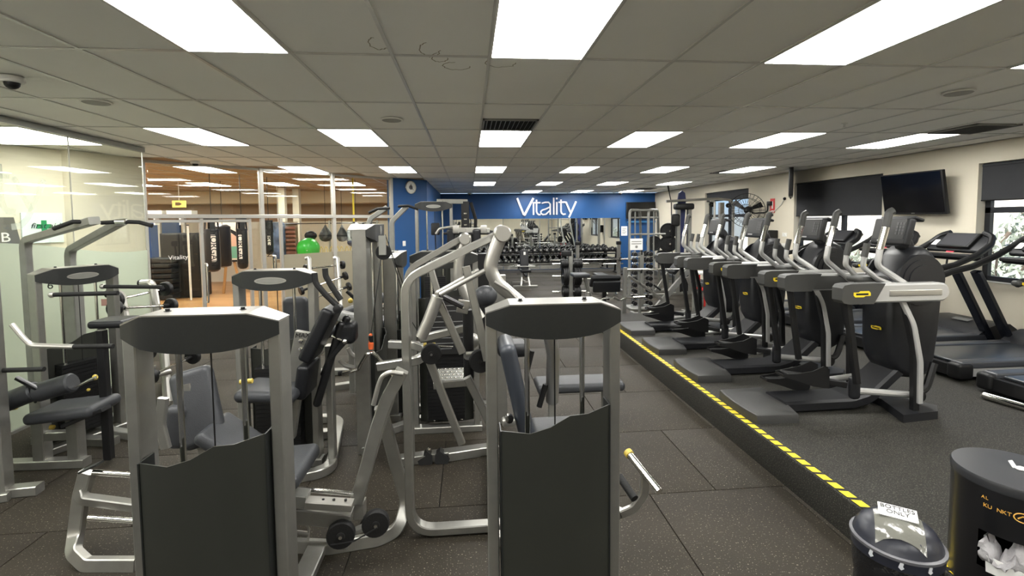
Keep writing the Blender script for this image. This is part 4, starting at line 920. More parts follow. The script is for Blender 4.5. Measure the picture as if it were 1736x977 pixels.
# steel foot bar with yellow ring
hb_ = pp(2.72,(1065,768),(1118,834,2.46)); sh = M_(t,'steel_grip', MB().lathe(hb_[0], hb_[1]-hb_[0], [(0,.005),(0,.022),((hb_[1]-hb_[0]).length,.022),((hb_[1]-hb_[0]).length,.005)], 16), chrome)
M_(t,'yellow_ring', MB().lathe(hb_[0], hb_[1]-hb_[0], [(-.008,.006),(-.008,.027),(.02,.027),(.02,.006)], 16), yellowp, sh)
M_(t,'grip_bracket', MB().bar(pp(2.60,(1052,872),(1075,862),(1092,838),(1094,805)), .05, .03, up=(0,1,0), rad=.08), silver)
M_(t,'grip_post', MB().bar([V((.70,2.82,.03)), V((.70,2.82,at(1052,872,2.6).z)), at(1054,872,2.6)], .05, .05, up=(0,1,0), rad=.05), silver)
M_(t,'short_grip', MB().cyl(*pp(2.55,(1050,808),(1076,846,2.42)), .022), rubber)
M_(t,'pop_pin', MB().lathe(at(1036,868,2.50), (1,0,0), [(0,.01),(0,.02),(.03,.02),(.03,.01)], 12), yellowp)
# ---------------- grey flat bench behind the press machine
c = at(968,672,4.25); t = thing('flat_bench', 'grey flat bench on the open floor behind the front centre machine', 'bench', (c.x,c.y,0), 0, None, True)
M_(t,'pad', MB().rbox((c.x+.07,c.y,.47), (.80,.30,.085), .035, 3), vgrey)
for dx in (-.18,.32): M_(t,'leg', MB().bar([(c.x+dx,c.y,.43),(c.x+dx,c.y,.04)], .06, .06, up=(0,1,0)), silver_d); M_(t,'foot', MB().bar([(c.x+dx,c.y-.22,.025),(c.x+dx,c.y+.22,.025)], .06, .05, up=(0,0,1)), silver_d)
M_(t,'spine', MB().bar([(c.x-.18,c.y,.10),(c.x+.32,c.y,.10)], .05, .06, up=(0,0,1)), silver_d)
# ---------------- M3 assisted chin/dip tower (number 6)
B = V((-3.42,4.55,0)); t = thing('chin_dip_machine', 'weight machine numbered 6 with two bent chin-up arms above, by the office glass', 'weight machine', B, 0, None, True)
tower(t, B, R(64), 1.6, True, 'front', zs=.9)
rz = R(64); Mz = MX.Rotation(rz,3,'Z')
text('6', 'number', black, t, at(86,484,4.28)+V((.012,-.02,0)), Mz@V((1,0,0)), (0,0,1), .09, .001)
for (vx, vy, b0, b1, y) in ((47,432,(52,404),(160,374),4.75),(121,440,(126,420),(204,377),5.0)):
    P_ = [V((at(vx+3,520,y).x,y,.03)), at(vx+3,520,y), at(b0[0]-4,b0[1]+4,y), at(b1[0],b1[1],y-.75)]; P_[1] = V((P_[0].x,y,P_[2].z-.2)); P_[2].x = P_[0].x
    M_(t,'chin_arm', MB().bar(P_, .06, .075, up=(0,1,0), rad=.12), silver_d)
for q, y in ((((91,388),(124,376),(163,376)),4.05),(((172,378),(205,376),(236,377),(258,383)),4.2)):
    g = M_(t,'chin_grip', MB().tube(pp(y,*q), .017, .05), rubber); M_(t,'grip_clamp', MB().lathe(at(q[1][0]+(30 if y < 4.1 else 0),q[1][1],y)-V((.04,0,0)), (1,0,0), [(0,.02),(.08,.026),(.09,.01)], 12), chrome, g)
for a, b, y in (((88,500),(200,497),3.95),((174,486),(276,487),4.5)):
    g = M_(t,'dip_bar', MB().cyl(*pp(y,a,b), .017), rubber); M_(t,'bar_end', MB().ball(at(a[0],a[1],y), .024, 12, 8), pipe, g)
M_(t,'rear_column', MB().bar([V((-3.75,4.85,.03)),V((-3.75,4.85,1.45))], .12, .12, up=(0,1,0)), silver_d)
M_(t,'knee_pad', MB().rbox(at(196,546,4.1), (.26,.26,.06), .025, 3), vblack)
M_(t,'pad_post', MB().bar([at(172,560,4.15), (at(172,560,4.15).x,4.15,.03)], .06, .06, up=(0,1,0)), blackm)
for a, b in (((-3.9,4.9),(-3.0,4.55)),((-3.8,5.1),(-2.9,4.85))): M_(t,'floor_bar', MB().bar([V((*a,.035)),V((*b,.035))], .08, .07, up=(0,0,1)), silver_d)
# ---------------- M4 seated arm machine at the left edge
t = thing('arm_curl_machine', 'weight machine cut by the left edge with grey roller pads and a padded seat', 'weight machine', (-3.6,3.9,0), 0, None, True)
B = at(-128,520,3.5); tower(t, B, R(14), 1.6, False, None, zs=.9)
h1 = M_(t,'lever_handle', MB().tube(pp(3.65,(20,550),(35,568),(52,586),(125,588)), .018, .08), pipe); M_(t,'grip', MB().cyl(*pp(3.65,(125,588),(192,587)), .017), rubber, h1)
M_(t,'grip_bar', MB().cyl(*pp(3.70,(-20,629),(75,626)), .017), rubber)
for a, b in (((-15,692),(62,662)),((64,666),(124,648))):
    pa, pb = pp(3.85, a, b); d_ = (pb-pa); l = d_.length; M_(t,'roller_pad', MB().lathe(pa, d_, [(0,.02),(0,.06),(.012,.072),(l-.012,.072),(l,.06),(l,.02)], 20), vgrey)
M_(t,'roller_rod', MB().cyl(*pp(3.85,(124,658),(162,640)), .01), chrome); M_(t,'rod_nut', MB().lathe(at(158,641,3.95), (.9,0,.3), [(0,.012),(.01,.022),(.02,.022),(.03,.012)], 12), yellowp); M_(t,'pop_pin', MB().ball(at(150,661,3.90), .013, 10, 6), yellowp)
M_(t,'pad_lever', MB().bar(pp(3.80,(28,641),(64,660)), .03, .03, up=(0,1,0)), blackm)
M_(t,'seat', MB().rbox(at(126,693,4.05), (.50,.36,.09), .04, 3, M=MX.Rotation(R(-5),3,'Y')), vgrey); M_(t,'seat_bracket', MB().bar(pp(3.95,(112,720),(180,692)), .10, .03, up=(0,0,1)), blackm)
for px, zt, lb in ((66,.62,1),(128,.45,2)):
    q = fz(px,790 if lb == 1 else 785,.03); M_(t,'post', MB().bar([V((q.x,4.13,.05)),V((q.x,4.13,zt))], .09, .09, up=(0,1,0)), silver); M_(t,'post_hole', MB().lathe(V((q.x+.01,4.084,zt-.06)), (0,-1,0), [(0,.012),(.002,.012),(.002,.001)], 10), black); M_(t,'pull_pin', MB().lathe(V((q.x-.08,4.0,zt-.07)), (1,0,0), [(0,.008),(0,.02),(.025,.016),(.03,.006)], 10), yellowp)
q0, q1 = fz(66,770,.3), fz(128,770,.3); M_(t,'post_link', MB().bar([V((fz(66,790).x,4.13,.26)),V((fz(128,785).x,4.13,.26))], .07, .07, up=(0,0,1)), silver)
for a, b in (((-30,790),(148,783)),((-30,838),(68,828)),((60,745),(196,748)),((-10,728),(30,712))): M_(t,'floor_bar', MB().bar([fz(*a,.035),fz(*b,.035)], .09, .07, up=(0,0,1)), silver)
# ---------------- M5 incline press facing the camera
B = at(458,470,3.85); t = thing('abdominal_machine', 'weight machine with an oval badge facing the camera and a raised black backrest', 'weight machine', (B.x,B.y,0), 0, None, True)
tower(t, B, 0, 1.60, True, 'front', zs=.95)
Y5 = 3.72
for q in (((533,463),(535,480),(552,500),(572,519)),((551,455),(552,468),(563,487),(578,509))): M_(t,'overhead_handle', MB().tube(pp(3.62,*q), .022, .08), rubber)
def slab(name, a, b, wd, th, y, m):
    pa, pb = at(*a,y), at(*b,y); d_ = (pb-pa).normalized(); sx = V((0,1,0)); n_ = d_.cross(sx).normalized(); Mm = MX((n_, sx, d_)).transposed()
    return M_(t, name, MB().rbox((pa+pb)/2, (th,wd,(pb-pa).length), .03, 3, M=Mm), m)
slab('backrest', (566,520), (524,606), .30, .10, Y5, vblack); slab('lumbar_pad', (524,612), (517,668), .30, .09, Y5, vblack)
slab('back_frame', (590,535), (548,640), .06, .05, Y5+.03, blackm); slab('back_strut', (580,545), (536,690), .05, .05, Y5, blackm)
M_(t,'shoulder_pad', MB().rbox(at(588,563,3.78), (.15,.16,.17), .04, 3), vblack); M_(t,'pivot_hub', MB().lathe(at(575,522,3.6), (0,-1,0), [(0,.01),(0,.03),(.06,.03),(.065,.01)], 14), blackm)
M_(t,'seat', MB().rbox(at(463,662,3.62), (.42,.36,.09), .045, 3, M=MX.Rotation(R(4),3,'Y')), vgrey)
pl_ = M_(t,'name_plate_post', MB().bar(pp(3.72,(517,563),(498,660),(486,740)), .13, .06, up=(0,1,0)), silver)
text('MAXIM', 'name_lettering', black, pl_, at(519,569,3.685), (1,0,0), (.2,0,1), .05, .001)
for py in (578,592): M_(t,'plate_bolt', MB().lathe(at(511,py,3.685), (0,-1,0), [(0,.02),(.012,.018),(.016,.001)], 12), chrome, pl_)
M_(t,'link_rod', MB().cyl(*pp(3.7,(562,570),(584,579)), .01), chrome); M_(t,'link_arm', MB().bar(pp(3.7,(586,578),(560,607)), .04, .04, up=(0,1,0)), blackm); M_(t,'link_pivot', MB().ball(at(584,579,3.68), .022, 12, 8), chrome)
M_(t,'seat_post', MB().bar([at(480,690,3.66), (at(480,690,3.66).x,3.66,.03)], .10, .10, up=(0,1,0)), silver_d)
c = at(560,640,3.9); M_(t,'rear_post', MB().bar([V((c.x,3.9,.03)), V((c.x,3.9,at(560,585,3.9).z))], .05, .09, up=(0,1,0)), silver)
u = [fz(480,742,.035),fz(556,735,.035)]; M_(t,'inner_base', MB().bar(u, .09, .07, up=(0,0,1)), silver)
M_(t,'u_base', MB().bar([fz(500,712,.035),fz(578,708,.035),fz(560,798,.035),fz(490,812,.035)], .08, .07, up=(0,0,1), rad=.28, nf=8), silver)
M_(t,'base_joint', MB().ball(at(535,708,4.4), .03, 10, 8), chrome)
M_(t,'pop_pin', MB().lathe(at(409,647,3.8), (1,0,0), [(0,.006),(0,.016),(.012,.01),(.03,.016),(.03,.006)], 12), yellowp)
# ---------------- M6 tall cable column with a V handle
B = V((-.80,4.44,0)); t = thing('cable_column_machine', 'tall silver cable column seen edge-on with a steel V handle hanging beside it', 'weight machine', B, 0, None, True)
tower(t, (-.80,4.40), R(90), 1.95, False, 'back', d=.2, zs=.85, uw=.17, w=.34)
bz = at(658,396,4.36); M_(t,'header_emblem', MB().lathe(V((-.802+.0,4.44,1.90)), (1,0,0), [(0,.04),(.006,.04),(.008,.03),(.008,.001)], 20), badgem)
plate_disc(t, V((-.72,4.1,1.72)), (0.2,-1,0), .065, .03); M_(t,'pulley_housing', MB().bar([V((-.72,4.06,1.86)),V((-.72,4.06,1.70))], .06, .02, up=(0,1,0)), silver_d)
M_(t,'lift_cable', MB().tube([V((-.66,4.1,1.72)), at(695,540,4.1), at(740,615,4.0)], .004, 0, 6), black)
hy = 3.95; vb_ = M_(t,'v_handle', MB().tube(pp(hy,(579,634),(607,627),(613,615),(622,600),(631,598),(640,604),(657,626),(668,640)), .014, .03), chrome)
for q in ((574,634,580,633),(668,640,674,648)): M_(t,'handle_grip', MB().cyl(at(q[0],q[1],hy), at(q[2],q[3],hy), .02), rubber, vb_)
M_(t,'clip', MB().lathe(at(629,592,hy), (0,0,1), [(0,.008),(0,.02),(.05,.024),(.052,.018),(.12,.016),(.13,.004)], 12), mat('orange clip', (.75,.14,.04), .4), vb_); M_(t,'clip_top', MB().lathe(at(629,580,hy), (0,0,1), [(0,.018),(.05,.02),(.06,.008)], 12), black, vb_); M_(t,'hang_cable', MB().tube([at(629,568,hy), V((-.74,4.08,1.66))], .004, 0, 6), black)
M_(t,'long_floor_bar', MB().bar([V((-.80,4.4,.035)),V((-.1,4.95,.035))], .08, .07, up=(0,0,1)), silver)
# ---------------- M7 tower seen from its side behind the press machine
B = at(683,450,4.75); t = thing('side_on_weight_tower', 'weight tower seen from its side with a flared silver top, beside the tall cable column', 'weight machine', (B.x,B.y,0), 0, None, True)
tower(t, (B.x-.02,B.y+.28), R(90), 1.66, False, 'back', zs=.9)
M_(t,'stay_cable', MB().tube([at(653,398,4.3), at(690,500,4.6)], .004, 0, 6), black)
for a, b in (((705,690),(830,688)),): M_(t,'floor_bar', MB().bar([fz(690,693,.035),fz(842,686,.035)], .09, .07, up=(0,0,1)), silver)
M_(t,'stub_post', MB().bar([fz(727,690,.03), V((fz(727,690,.03).x,fz(727,690,.03).y,.22))], .08, .08, up=(0,1,0)), silver_d)
M_(t,'seat_pad', MB().rbox(at(640,545,5.2), (.4,.3,.08), .035, 3), vgrey)
# ---------------- M8 tower facing the camera behind the press machine
B = at(752,445,4.35); t = thing('leg_press_tower', 'weight tower with an oval badge partly hidden behind the curved press frames', 'weight machine', (B.x,B.y,0), 0, None, True)
tower(t, B, 0, 1.70, True, 'front', zs=1.25)
M_(t,'stack_label', MB().bb(B.x-.17,B.x+.17,B.y+.03,B.y+.034,.75,1.28), mat('black stack label', (.012,.012,.012), .5))
for k in range(9): M_(t,'label_line', MB().bb(B.x-.15,B.x+.06+.06*(k % 3),B.y+.027,B.y+.03,.80+.05*k,.806+.05*k), mat('grey print', (.2,.2,.2), .5))
M_(t,'side_column', MB().bar([V((B.x+.5,B.y+.25,0)), V((B.x+.5,B.y+.25,1.45))], .16, .12, up=(0,1,0)), silver)
M_(t,'handle_tube', MB().tube(pp(4.6,(850,520),(868,524),(868,545)), .02, .05), pipe)
M_(t,'rear_pad', MB().ball(at(823,502,3.4), .085, 14, 10, (1,.8,.9)), vgrey)
# ---------------- small machines in the middle distance
t = thing('second_chin_machine', 'distant bent chin-up arms rising behind the tall cable column', 'weight machine', (-1.6,6.6,0), 0, None, True)
for q, y in ((((626,372),(632,365),(656,352)),6.4),(((664,376),(672,368),(690,350)),6.2)):
    P_ = pp(y,*q); M_(t,'chin_arm', MB().bar([V((P_[0].x,y,.03)),V((P_[0].x,y,P_[0].z)),P_[2]], .06, .07, up=(0,1,0), rad=.1), silver_d)
for q, y in ((((625,361),(640,354),(661,353)),6.3),(((675,350),(692,349),(709,355)),6.1)): M_(t,'chin_grip', MB().tube(pp(y,*q), .018, .05), rubber)
M_(t,'base_frame', MB().bar([V((-2.0,6.3,.035)),V((-1.0,6.3,.035))], .1, .07, up=(0,0,1)), silver_d); M_(t,'carriage_pad', MB().rbox(at(640,505,6.3), (.4,.3,.1), .04, 3), vgrey)
M_(t,'link_frame', MB().bar([V((-1.9,6.3,.8)),V((-1.0,6.3,.8))], .06, .06, up=(0,0,1)), silver_d)
# arms seen between the incline machine and the cable column: grey rowing machine
t = thing('seated_row_machine', 'grey padded rowing machine between the black backrest and the cable column', 'weight machine', (-1.75,5.9,0), 0, None, True)
for a, b, y in (((526,550),(560,525),5.6),((545,570),(620,540),5.7)): M_(t,'padded_arm', MB().tube(pp(y,a,b), .06, 0, 12), vgrey)
M_(t,'seat_pad', MB().rbox(at(597,528,5.6), (.34,.3,.12), .05, 3, M=MX.Rotation(R(-20),3,'Y')), vgrey); M_(t,'rib_pad', MB().rbox(at(608,540,5.5), (.42,.3,.14), .06, 3, M=MX.Rotation(R(12),3,'Y')), mat('pale vinyl', (.2,.2,.19), .45))
for q in (((590,590),(596,602),(617,612)),((576,610),(584,620),(620,628)),((605,572),(640,580),(660,578))): M_(t,'frame_tube', MB().tube(pp(5.3,*q), .025, .08), pipe)
M_(t,'spine', MB().bar([fz(535,662,.03),fz(624,648,.03)], .09, .07, up=(0,0,1)), silver); M_(t,'post', MB().bar([V((-1.9,5.7,.03)),V((-1.9,5.7,.85))], .08, .08, up=(0,1,0)), silver_d); M_(t,'front_post', MB().bar([V((-1.35,5.5,.03)),V((-1.35,5.5,.8))], .06, .06, up=(0,1,0)), silver_d)
M_(t,'yellow_mark', MB().ball(at(594,510,5.6), .03, 8, 6), yellowp); M_(t,'grip_lever', MB().tube(pp(5.4,(588,494),(604,508),(618,524)), .02), rubber)
B = at(505,535,5.2); M_(t,'round_backrest', MB().rbox(at(503,560,5.2), (.26,.12,.72), .06, 3), vgrey)
# far tall dual tower against the blue wall
B = at(736,420,8.0); t = thing('tall_pulley_tower', 'tall dual pulley tower with an oval badge in front of the blue wall', 'weight machine', (B.x,B.y,0), 0, None, True)
tower(t, B, 0, 2.30, True, 'front', zs=1.2)
M_(t,'top_beam', MB().bar([V((B.x+.05,B.y+.3,2.32)),V((B.x+.55,B.y+.5,2.32))], .08, .08, up=(0,0,1)), silver_d)
M_(t,'second_column', MB().bar([V((B.x+.52,B.y+.5,0)),V((B.x+.52,B.y+.5,2.32))], .14, .14, up=(0,1,0)), blackm)
for k in range(10): M_(t,'height_mark', MB().bb(B.x+.495,B.x+.545,B.y+.425,B.y+.428,1.2+.1*k,1.22+.1*k), chrome)
M_(t,'pulley_carriage', MB().rbox(V((B.x+.03,B.y-.03,1.85)), (.14,.1,.2), .02), black); M_(t,'pulley_cable', MB().tube([V((B.x+.03,B.y-.08,1.8)),V((B.x+.06,B.y-.08,.4))], .006, 0, 6), black); M_(t,'rope', MB().tube([V((B.x+.62,B.y+.45,2.3)),V((B.x+.7,B.y+.4,2.0)),V((B.x+.66,B.y+.4,1.3))], .03, .1), rubber)
# pec fly bridge in front of the mirror
t = thing('pec_fly_machine', 'low silver fly machine with a crossbar and cranked handles before the mirror', 'weight machine', at(795,470,6.9), 0, None, True); OFF[t.name] = tuple(t.location)
Yp = 6.9
M_(t,'crossbar', MB().bar(pp(Yp,(772,390),(830,391)), .07, .07, up=(0,0,1)), pipe)
for px in (773,820): M_(t,'bracket', MB().rbox(at(px,389,Yp-.05), (.09,.09,.12), .015), pipe)
M_(t,'handle', MB().tube(pp(Yp,(739,397),(745,388),(770,384)), .02, .05), pipe); M_(t,'handle', MB().tube(pp(Yp,(822,391),(838,394),(845,402)), .02, .05), rubber)
M_(t,'centre_column', MB().bar([V((at(794,390,Yp).x,Yp,.03)), at(794,388,Yp)], .085, .09, up=(0,1,0)), pipe)
for px in (765,808): M_(t,'arm_pad', MB().rbox(at(px,402,Yp), (.12,.14,.24), .04, 3), vblack)
M_(t,'head_cover', MB().bar(pp(Yp,(752,396),(836,396)), .12, .03, up=(0,0,1)), black); M_(t,'top_shelf', MB().bar(pp(6.2,(786,418),(818,417)), .2, .02, up=(0,0,1)), platin); plate_disc(t, at(767,419,5.9), (0,-1,0), .05, .04)
M_(t,'base', MB().bar([V((-.9,6.9,.035)),V((-.2,6.9,.035))], .1, .07, up=(0,0,1)), silver); M_(t,'seat', MB().rbox(at(800,470,6.6), (.36,.36,.09), .04, 3), vblack); M_(t,'seat_post', MB().bar([at(800,475,6.6), (at(800,475,6.6).x,6.6,.03)], .08, .08, up=(0,1,0)), silver); M_(t,'base_link', MB().bar([V((at(800,475,6.6).x,6.5,.035)),V((at(800,475,6.6).x,7.2,.035))], .08, .06, up=(0,0,1)), silver)
M_(t,'low_body', MB().bar([at(806,430,6.4),(at(806,430,6.4).x,6.4,.0)], .5, .2, up=(0,1,0)), black)
# ================================================================ FREE WEIGHTS
# dumbbell rack along the mirror wall
t = thing('dumbbell_rack', 'long black two-tier dumbbell rack along the mirror wall', 'rack', (3,17.1,0), 0, None, True)
RX0, RX1 = .25, 5.55
for z, y in ((.86,17.15),(.50,16.95)):
    for dy in (-.13,.13): M_(t,'shelf_rail', MB().bar([V((RX0,y+dy,z-.075+dy*.25)),V((RX1,y+dy,z-.075+dy*.25))], .04, .05, up=(0,0,1)), blackm)
    M_(t,'shelf_lip', MB().bar([V((RX0,y-.17,z-.115)),V((RX1,y-.17,z-.115))], .012, .03, up=(0,0,1)), chrome if z < .6 else blackm)
for x in (RX0+.1,2.0,3.75,RX1-.1):
    M_(t,'rack_leg', MB().bar([V((x,16.75,.03)),V((x,16.95,.42)),V((x,17.3,.95))], .08, .06, up=(1,0,0)), blackm); M_(t,'rack_foot', MB().bar([V((x,16.6,.03)),V((x,17.6,.03))], .08, .06, up=(0,0,1)), blackm); M_(t,'rear_leg', MB().bar([V((x,17.5,.03)),V((x,17.3,.95))], .08, .06, up=(1,0,0)), blackm)
def dumbbell_mesh(L=.34, r=.085, hr=.017, n=10):
    m = MB(); h = L/2; hw = L*.3
    for s in (-1, 1): m.lathe((0,s*(h-hw),0), (0,s,0), [(0,.02),(0,r*.85),(.02,r),(hw-.02,r),(hw,r*.8),(hw,.3*r),(hw+.006,.28*r),(hw+.006,.003)], n)
    m.cyl((0,-h+hw,0),(0,h-hw,0), hr, n=8); return m.mesh('dumbbell')
dms = [dumbbell_mesh(.30+.01*k, .07+.006*k, n=12) for k in range(4)]
for m in dms: m.materials.append(ironm)
ringm = MB().lathe((0,-.002,0), (0,-1,0), [(0,.03),(.004,.034),(.006,.03),(.006,.02)], 14).mesh('end_ring'); ringm.materials.append(silver_d)
NW = ['first','second','third','fourth','fifth','sixth','seventh','eighth','ninth','tenth','eleventh','twelfth','thirteenth','fourteenth','fifteenth','sixteenth','seventeenth','eighteenth','nineteenth','twentieth','twenty-first','twenty-second','twenty-third','twenty-fourth']
for row, z, y, nn in (('upper',.86,17.15,24),('lower',.50,16.95,23)):
    for k in range(nn):
        x = RX0+.12+(RX1-RX0-.24)*k/(nn-1); mi = min(3, k//6) if row == 'upper' else 3-(k % 2)
        r = .07+.006*mi
        o = D.objects.new('dumbbell', dms[mi]); COL.objects.link(o); o.location = (x, y, z-.05+r+.002); o.rotation_euler = (R(-8),0,0)
        tag(o, 'black dumbbell on the %s shelf of the mirror-wall rack, %s from the left' % (row, NW[k]), 'dumbbell', 'dumbbells on the mirror wall rack')
        share('end_ring', ringm, o, (0,-(.15+.005*mi)-.005,0))
# vertical bench seen end-on
t = thing('weight_bench', 'black bench seen end-on in front of the dumbbell rack', 'bench', (1.645,14,0), 0, None, True)
M_(t,'backrest', MB().rbox((1.645,14.25,.80), (.26,.09,.6), .03, 2, M=MX.Rotation(R(-14),3,'X')), vblack); M_(t,'seat', MB().rbox((1.645,13.95,.5), (.30,.42,.09), .03, 2), vblack); M_(t,'number_tag', MB().box((1.645,14.12,1.0), (.06,.004,.09)), white)
for s in (-1, 1): M_(t,'leg', MB().bar([(1.645+s*.08,14.1,.46),(1.645+s*.13,13.95,.04)], .05, .05, up=(0,1,0)), pipe)
M_(t,'foot', MB().bar([(1.645-.36,13.95,.03),(1.645+.36,13.95,.03)], .06, .06, up=(0,0,1)), silver); M_(t,'rear_foot', MB().bar([(1.645-.3,14.9,.03),(1.645+.3,14.9,.03)], .06, .06, up=(0,0,1)), silver); M_(t,'spine', MB().bar([(1.645,13.95,.16),(1.645,14.9,.1)], .06, .06, up=(0,0,1)), silver)
M_(t,'catch_bar', MB().cyl((1.35,14,.62),(1.94,14,.62),.014), silver)
# plate tree
tx, tyy = 2.30, 10.7
t = thing('plate_tree', 'grey weight plate tree standing left of the preacher bench', 'plate rack', (tx,tyy,0), 0, None, True)
M_(t,'post', MB().bar([(tx,tyy,.05),(tx,tyy,1.27)], .09, .09, up=(0,1,0)), silver_d); M_(t,'top_pad', MB().rbox((tx-.09,tyy,1.22), (.22,.12,.12), .02), black)
for a in (0, 1): M_(t,'foot', MB().bar([(tx-.35*(1-a),tyy-.35*a,.03),(tx+.35*(1-a),tyy+.35*a,.03)], .08, .06, up=(0,0,1)), silver_d)
pm_ = {}
def plate_mesh(r, th):
    if (r,th) not in pm_:
        m = MB().lathe((-th/2,0,0), (1,0,0), [(0,.026),(0,.07),(th*.3,.075),(th*.3,r*.8),(0,r*.86),(0,r*.97),(th*.2,r),(th*.8,r),(th,r*.97),(th,r*.86),(th*.7,r*.8),(th*.7,.075),(th,.07),(th,.026)], 22).mesh('weight_plate'); m.materials.append(ironm); pm_[(r,th)] = m
    return pm_[(r,th)]
HN = ['first','second','third','fourth','fifth','sixth']
for lev, z, rr, nl, nr in (('top',.98,.11,4,5),('middle',.70,.22,3,4),('bottom',.34,.14,3,4)):
    for s, n_, sd in ((-1,nl,'left'),(1,nr,'right')):
        M_(t,'peg', MB().cyl((tx,tyy,z),(tx+s*.42,tyy,z), .024), chrome)
        for k in range(n_):
            o = D.objects.new('weight_plate', plate_mesh(rr, .036)); COL.objects.link(o); o.location = (tx+s*(.085+.04*k), tyy, z+.0); tag(o, 'black weight plate, %s out on the %s %s peg of the plate tree' % (HN[k], lev, sd), 'weight plate', 'plates on the plate tree')
# flat bench press with barbell
t = thing('bench_press', 'bench press station with a long barbell, in front of the lower dumbbell shelf', 'bench', (3.4,13,0), 0, None, True)
for x in (2.99,4.16): M_(t,'upright', MB().bar([(x,13,.03),(x,13,1.30)], .09, .09, up=(0,1,0)), silver); M_(t,'bar_hook', MB().bar([(x,12.93,.84),(x,12.88,.84),(x,12.88,.93)], .06, .02, up=(1,0,0)), blackm); M_(t,'foot', MB().bar([(x,12.4,.03),(x,13.3,.03)], .08, .06, up=(0,0,1)), silver); M_(t,'top_cap', MB().rbox((x,13,1.33), (.13,.11,.1), .02), black)
M_(t,'pad', MB().rbox((3.58,12.5,.46), (.30,1.15,.09), .03, 2), vblack); M_(t,'cross_tube', MB().bar([(2.99,13.1,.3),(4.16,13.1,.3)], .07, .07, up=(0,0,1)), silver)
for q in ((3.45,12.15),(3.72,12.15)): M_(t,'curved_leg', MB().tube([(q[0],12.6,.42),(q[0]+.06,12.3,.36),(q[0]+.12,12.1,.03)], .03, .15), chrome)
t = thing('barbell', 'long chrome barbell racked across the bench press station', 'barbell', (3.4,12.9,.9), 0, None, True)
M_(t,'bar', MB().cyl((2.6,12.9,.88),(4.25,12.9,.88), .014), chrome)
for a, b in ((2.24,2.62),(4.22,4.52)): M_(t,'sleeve', MB().cyl((a,12.9,.88),(b,12.9,.88), .025), chrome)
# preacher curl bench with EZ bar
t = thing('preacher_bench', 'preacher curl bench with a thick black arm pad, beside the plate tree', 'bench', (2.5,8.8,0), 0, None, True)
M_(t,'arm_pad', MB().rbox((2.53,8.72,.83), (.56,.30,.10), .04, 3, M=MX.Rotation(R(-42),3,'X')), vblack); M_(t,'arm_pad_front', MB().rbox((2.53,8.6,.74), (.52,.06,.22), .03, 3, M=MX.Rotation(R(10),3,'X')), vblack); M_(t,'seat', MB().rbox((2.2,9.35,.88), (.34,.4,.07), .03, 2), vgrey)
M_(t,'pad_post', MB().bar([(2.53,8.75,.78),(2.53,8.8,.05)], .07, .07, up=(0,1,0)), blackm); M_(t,'spine', MB().bar([(2.53,8.5,.03),(2.53,9.7,.03)], .08, .06, up=(0,0,1)), silver); M_(t,'seat_post', MB().bar([(2.3,9.35,.84),(2.5,9.35,.05)], .07, .07, up=(0,1,0)), silver)
for x in (2.2,2.9): M_(t,'side_frame', MB().bar([(x,8.75,.03),(x,8.72,.4),(x+.02 if x > 2.5 else x,8.72,1.08 if x > 2.5 else .62)], .07, .06, up=(0,1,0), rad=.1), pipe)
M_(t,'cross_foot', MB().bar([(2.15,8.72,.03),(2.95,8.72,.03)], .07, .06, up=(0,0,1)), silver)
t = thing('curl_bar', 'chrome cranked curl bar resting below the preacher pad', 'barbell', (2.6,8.58,.55), 0, None, True)
M_(t,'bar', MB().tube([(1.95,8.5,.54),(2.2,8.5,.54),(2.32,8.5,.49),(2.45,8.5,.54),(2.62,8.5,.54),(2.75,8.5,.49),(2.88,8.5,.54),(3.15,8.5,.54)], .014, .04), chrome); M_(t,'sleeve', MB().cyl((3.0,8.5,.54),(3.22,8.5,.54), .025), chrome); M_(t,'bar_rest', MB().bar([(2.53,8.62,.54),(2.53,8.5,.515)], .05, .02, up=(0,0,1)), blackm)
# barbell stand / incline press right of it
t = thing('incline_press', 'incline press frame with a barbell on posts, next to the far elliptical', 'bench', (3.7,9.2,0), 0, None, True)
for x in (3.38,4.5): M_(t,'post', MB().bar([(x,9.2,.03),(x,9.2,.98)], .05, .05, up=(0,1,0)), silver_d); M_(t,'foot', MB().bar([(x,8.9,.03),(x,9.7,.03)], .07, .06, up=(0,0,1)), silver_d); M_(t,'cup', MB().bar([(x,9.15,.94),(x,9.1,.94),(x,9.1,1.0)], .06, .015, up=(1,0,0)), blackm)
M_(t,'incline_frame', MB().bar([at(1100,537,9.3),at(1167,458,9.5)], .10, .07, up=(0,1,0)), silver); M_(t,'support_tube', MB().bar(pp(9.2,(1065,468),(1105,495),(1122,508)), .05, .05, up=(0,1,0)), silver); M_(t,'strut', MB().bar(pp(9.4,(1112,492),(1132,462)), .04, .04, up=(0,1,0)), silver); M_(t,'pin_handle', MB().cyl(*pp(9.3,(1108,483),(1120,492)), .02), black); M_(t,'rear_strut', MB().bar(pp(9.9,(1165,470),(1192,540)), .06, .05, up=(0,1,0)), silver)
M_(t,'back_pad', MB().rbox(at(1150,448,9.6), (.5,.3,.1), .04, 2, M=MX.Rotation(R(-50),3,'Y')), vblack); M_(t,'floor_tube', MB().bar([(3.4,9.5,.03),(4.5,9.5,.03)], .08, .06, up=(0,0,1)), silver)
t = thing('barbell', 'chrome barbell lying on the two posts of the incline press frame', 'barbell', (3.8,9.15,1.0), 0, None, True)
M_(t,'bar', MB().cyl((3.5,9.12,.985),(4.9,9.12,.985), .015), chrome); M_(t,'sleeve', MB().cyl((3.06,9.12,.985),(3.52,9.12,.985), .026), pipe); M_(t,'sleeve', MB().cyl((4.85,9.12,.985),(5.2,9.12,.985), .026), blackm)
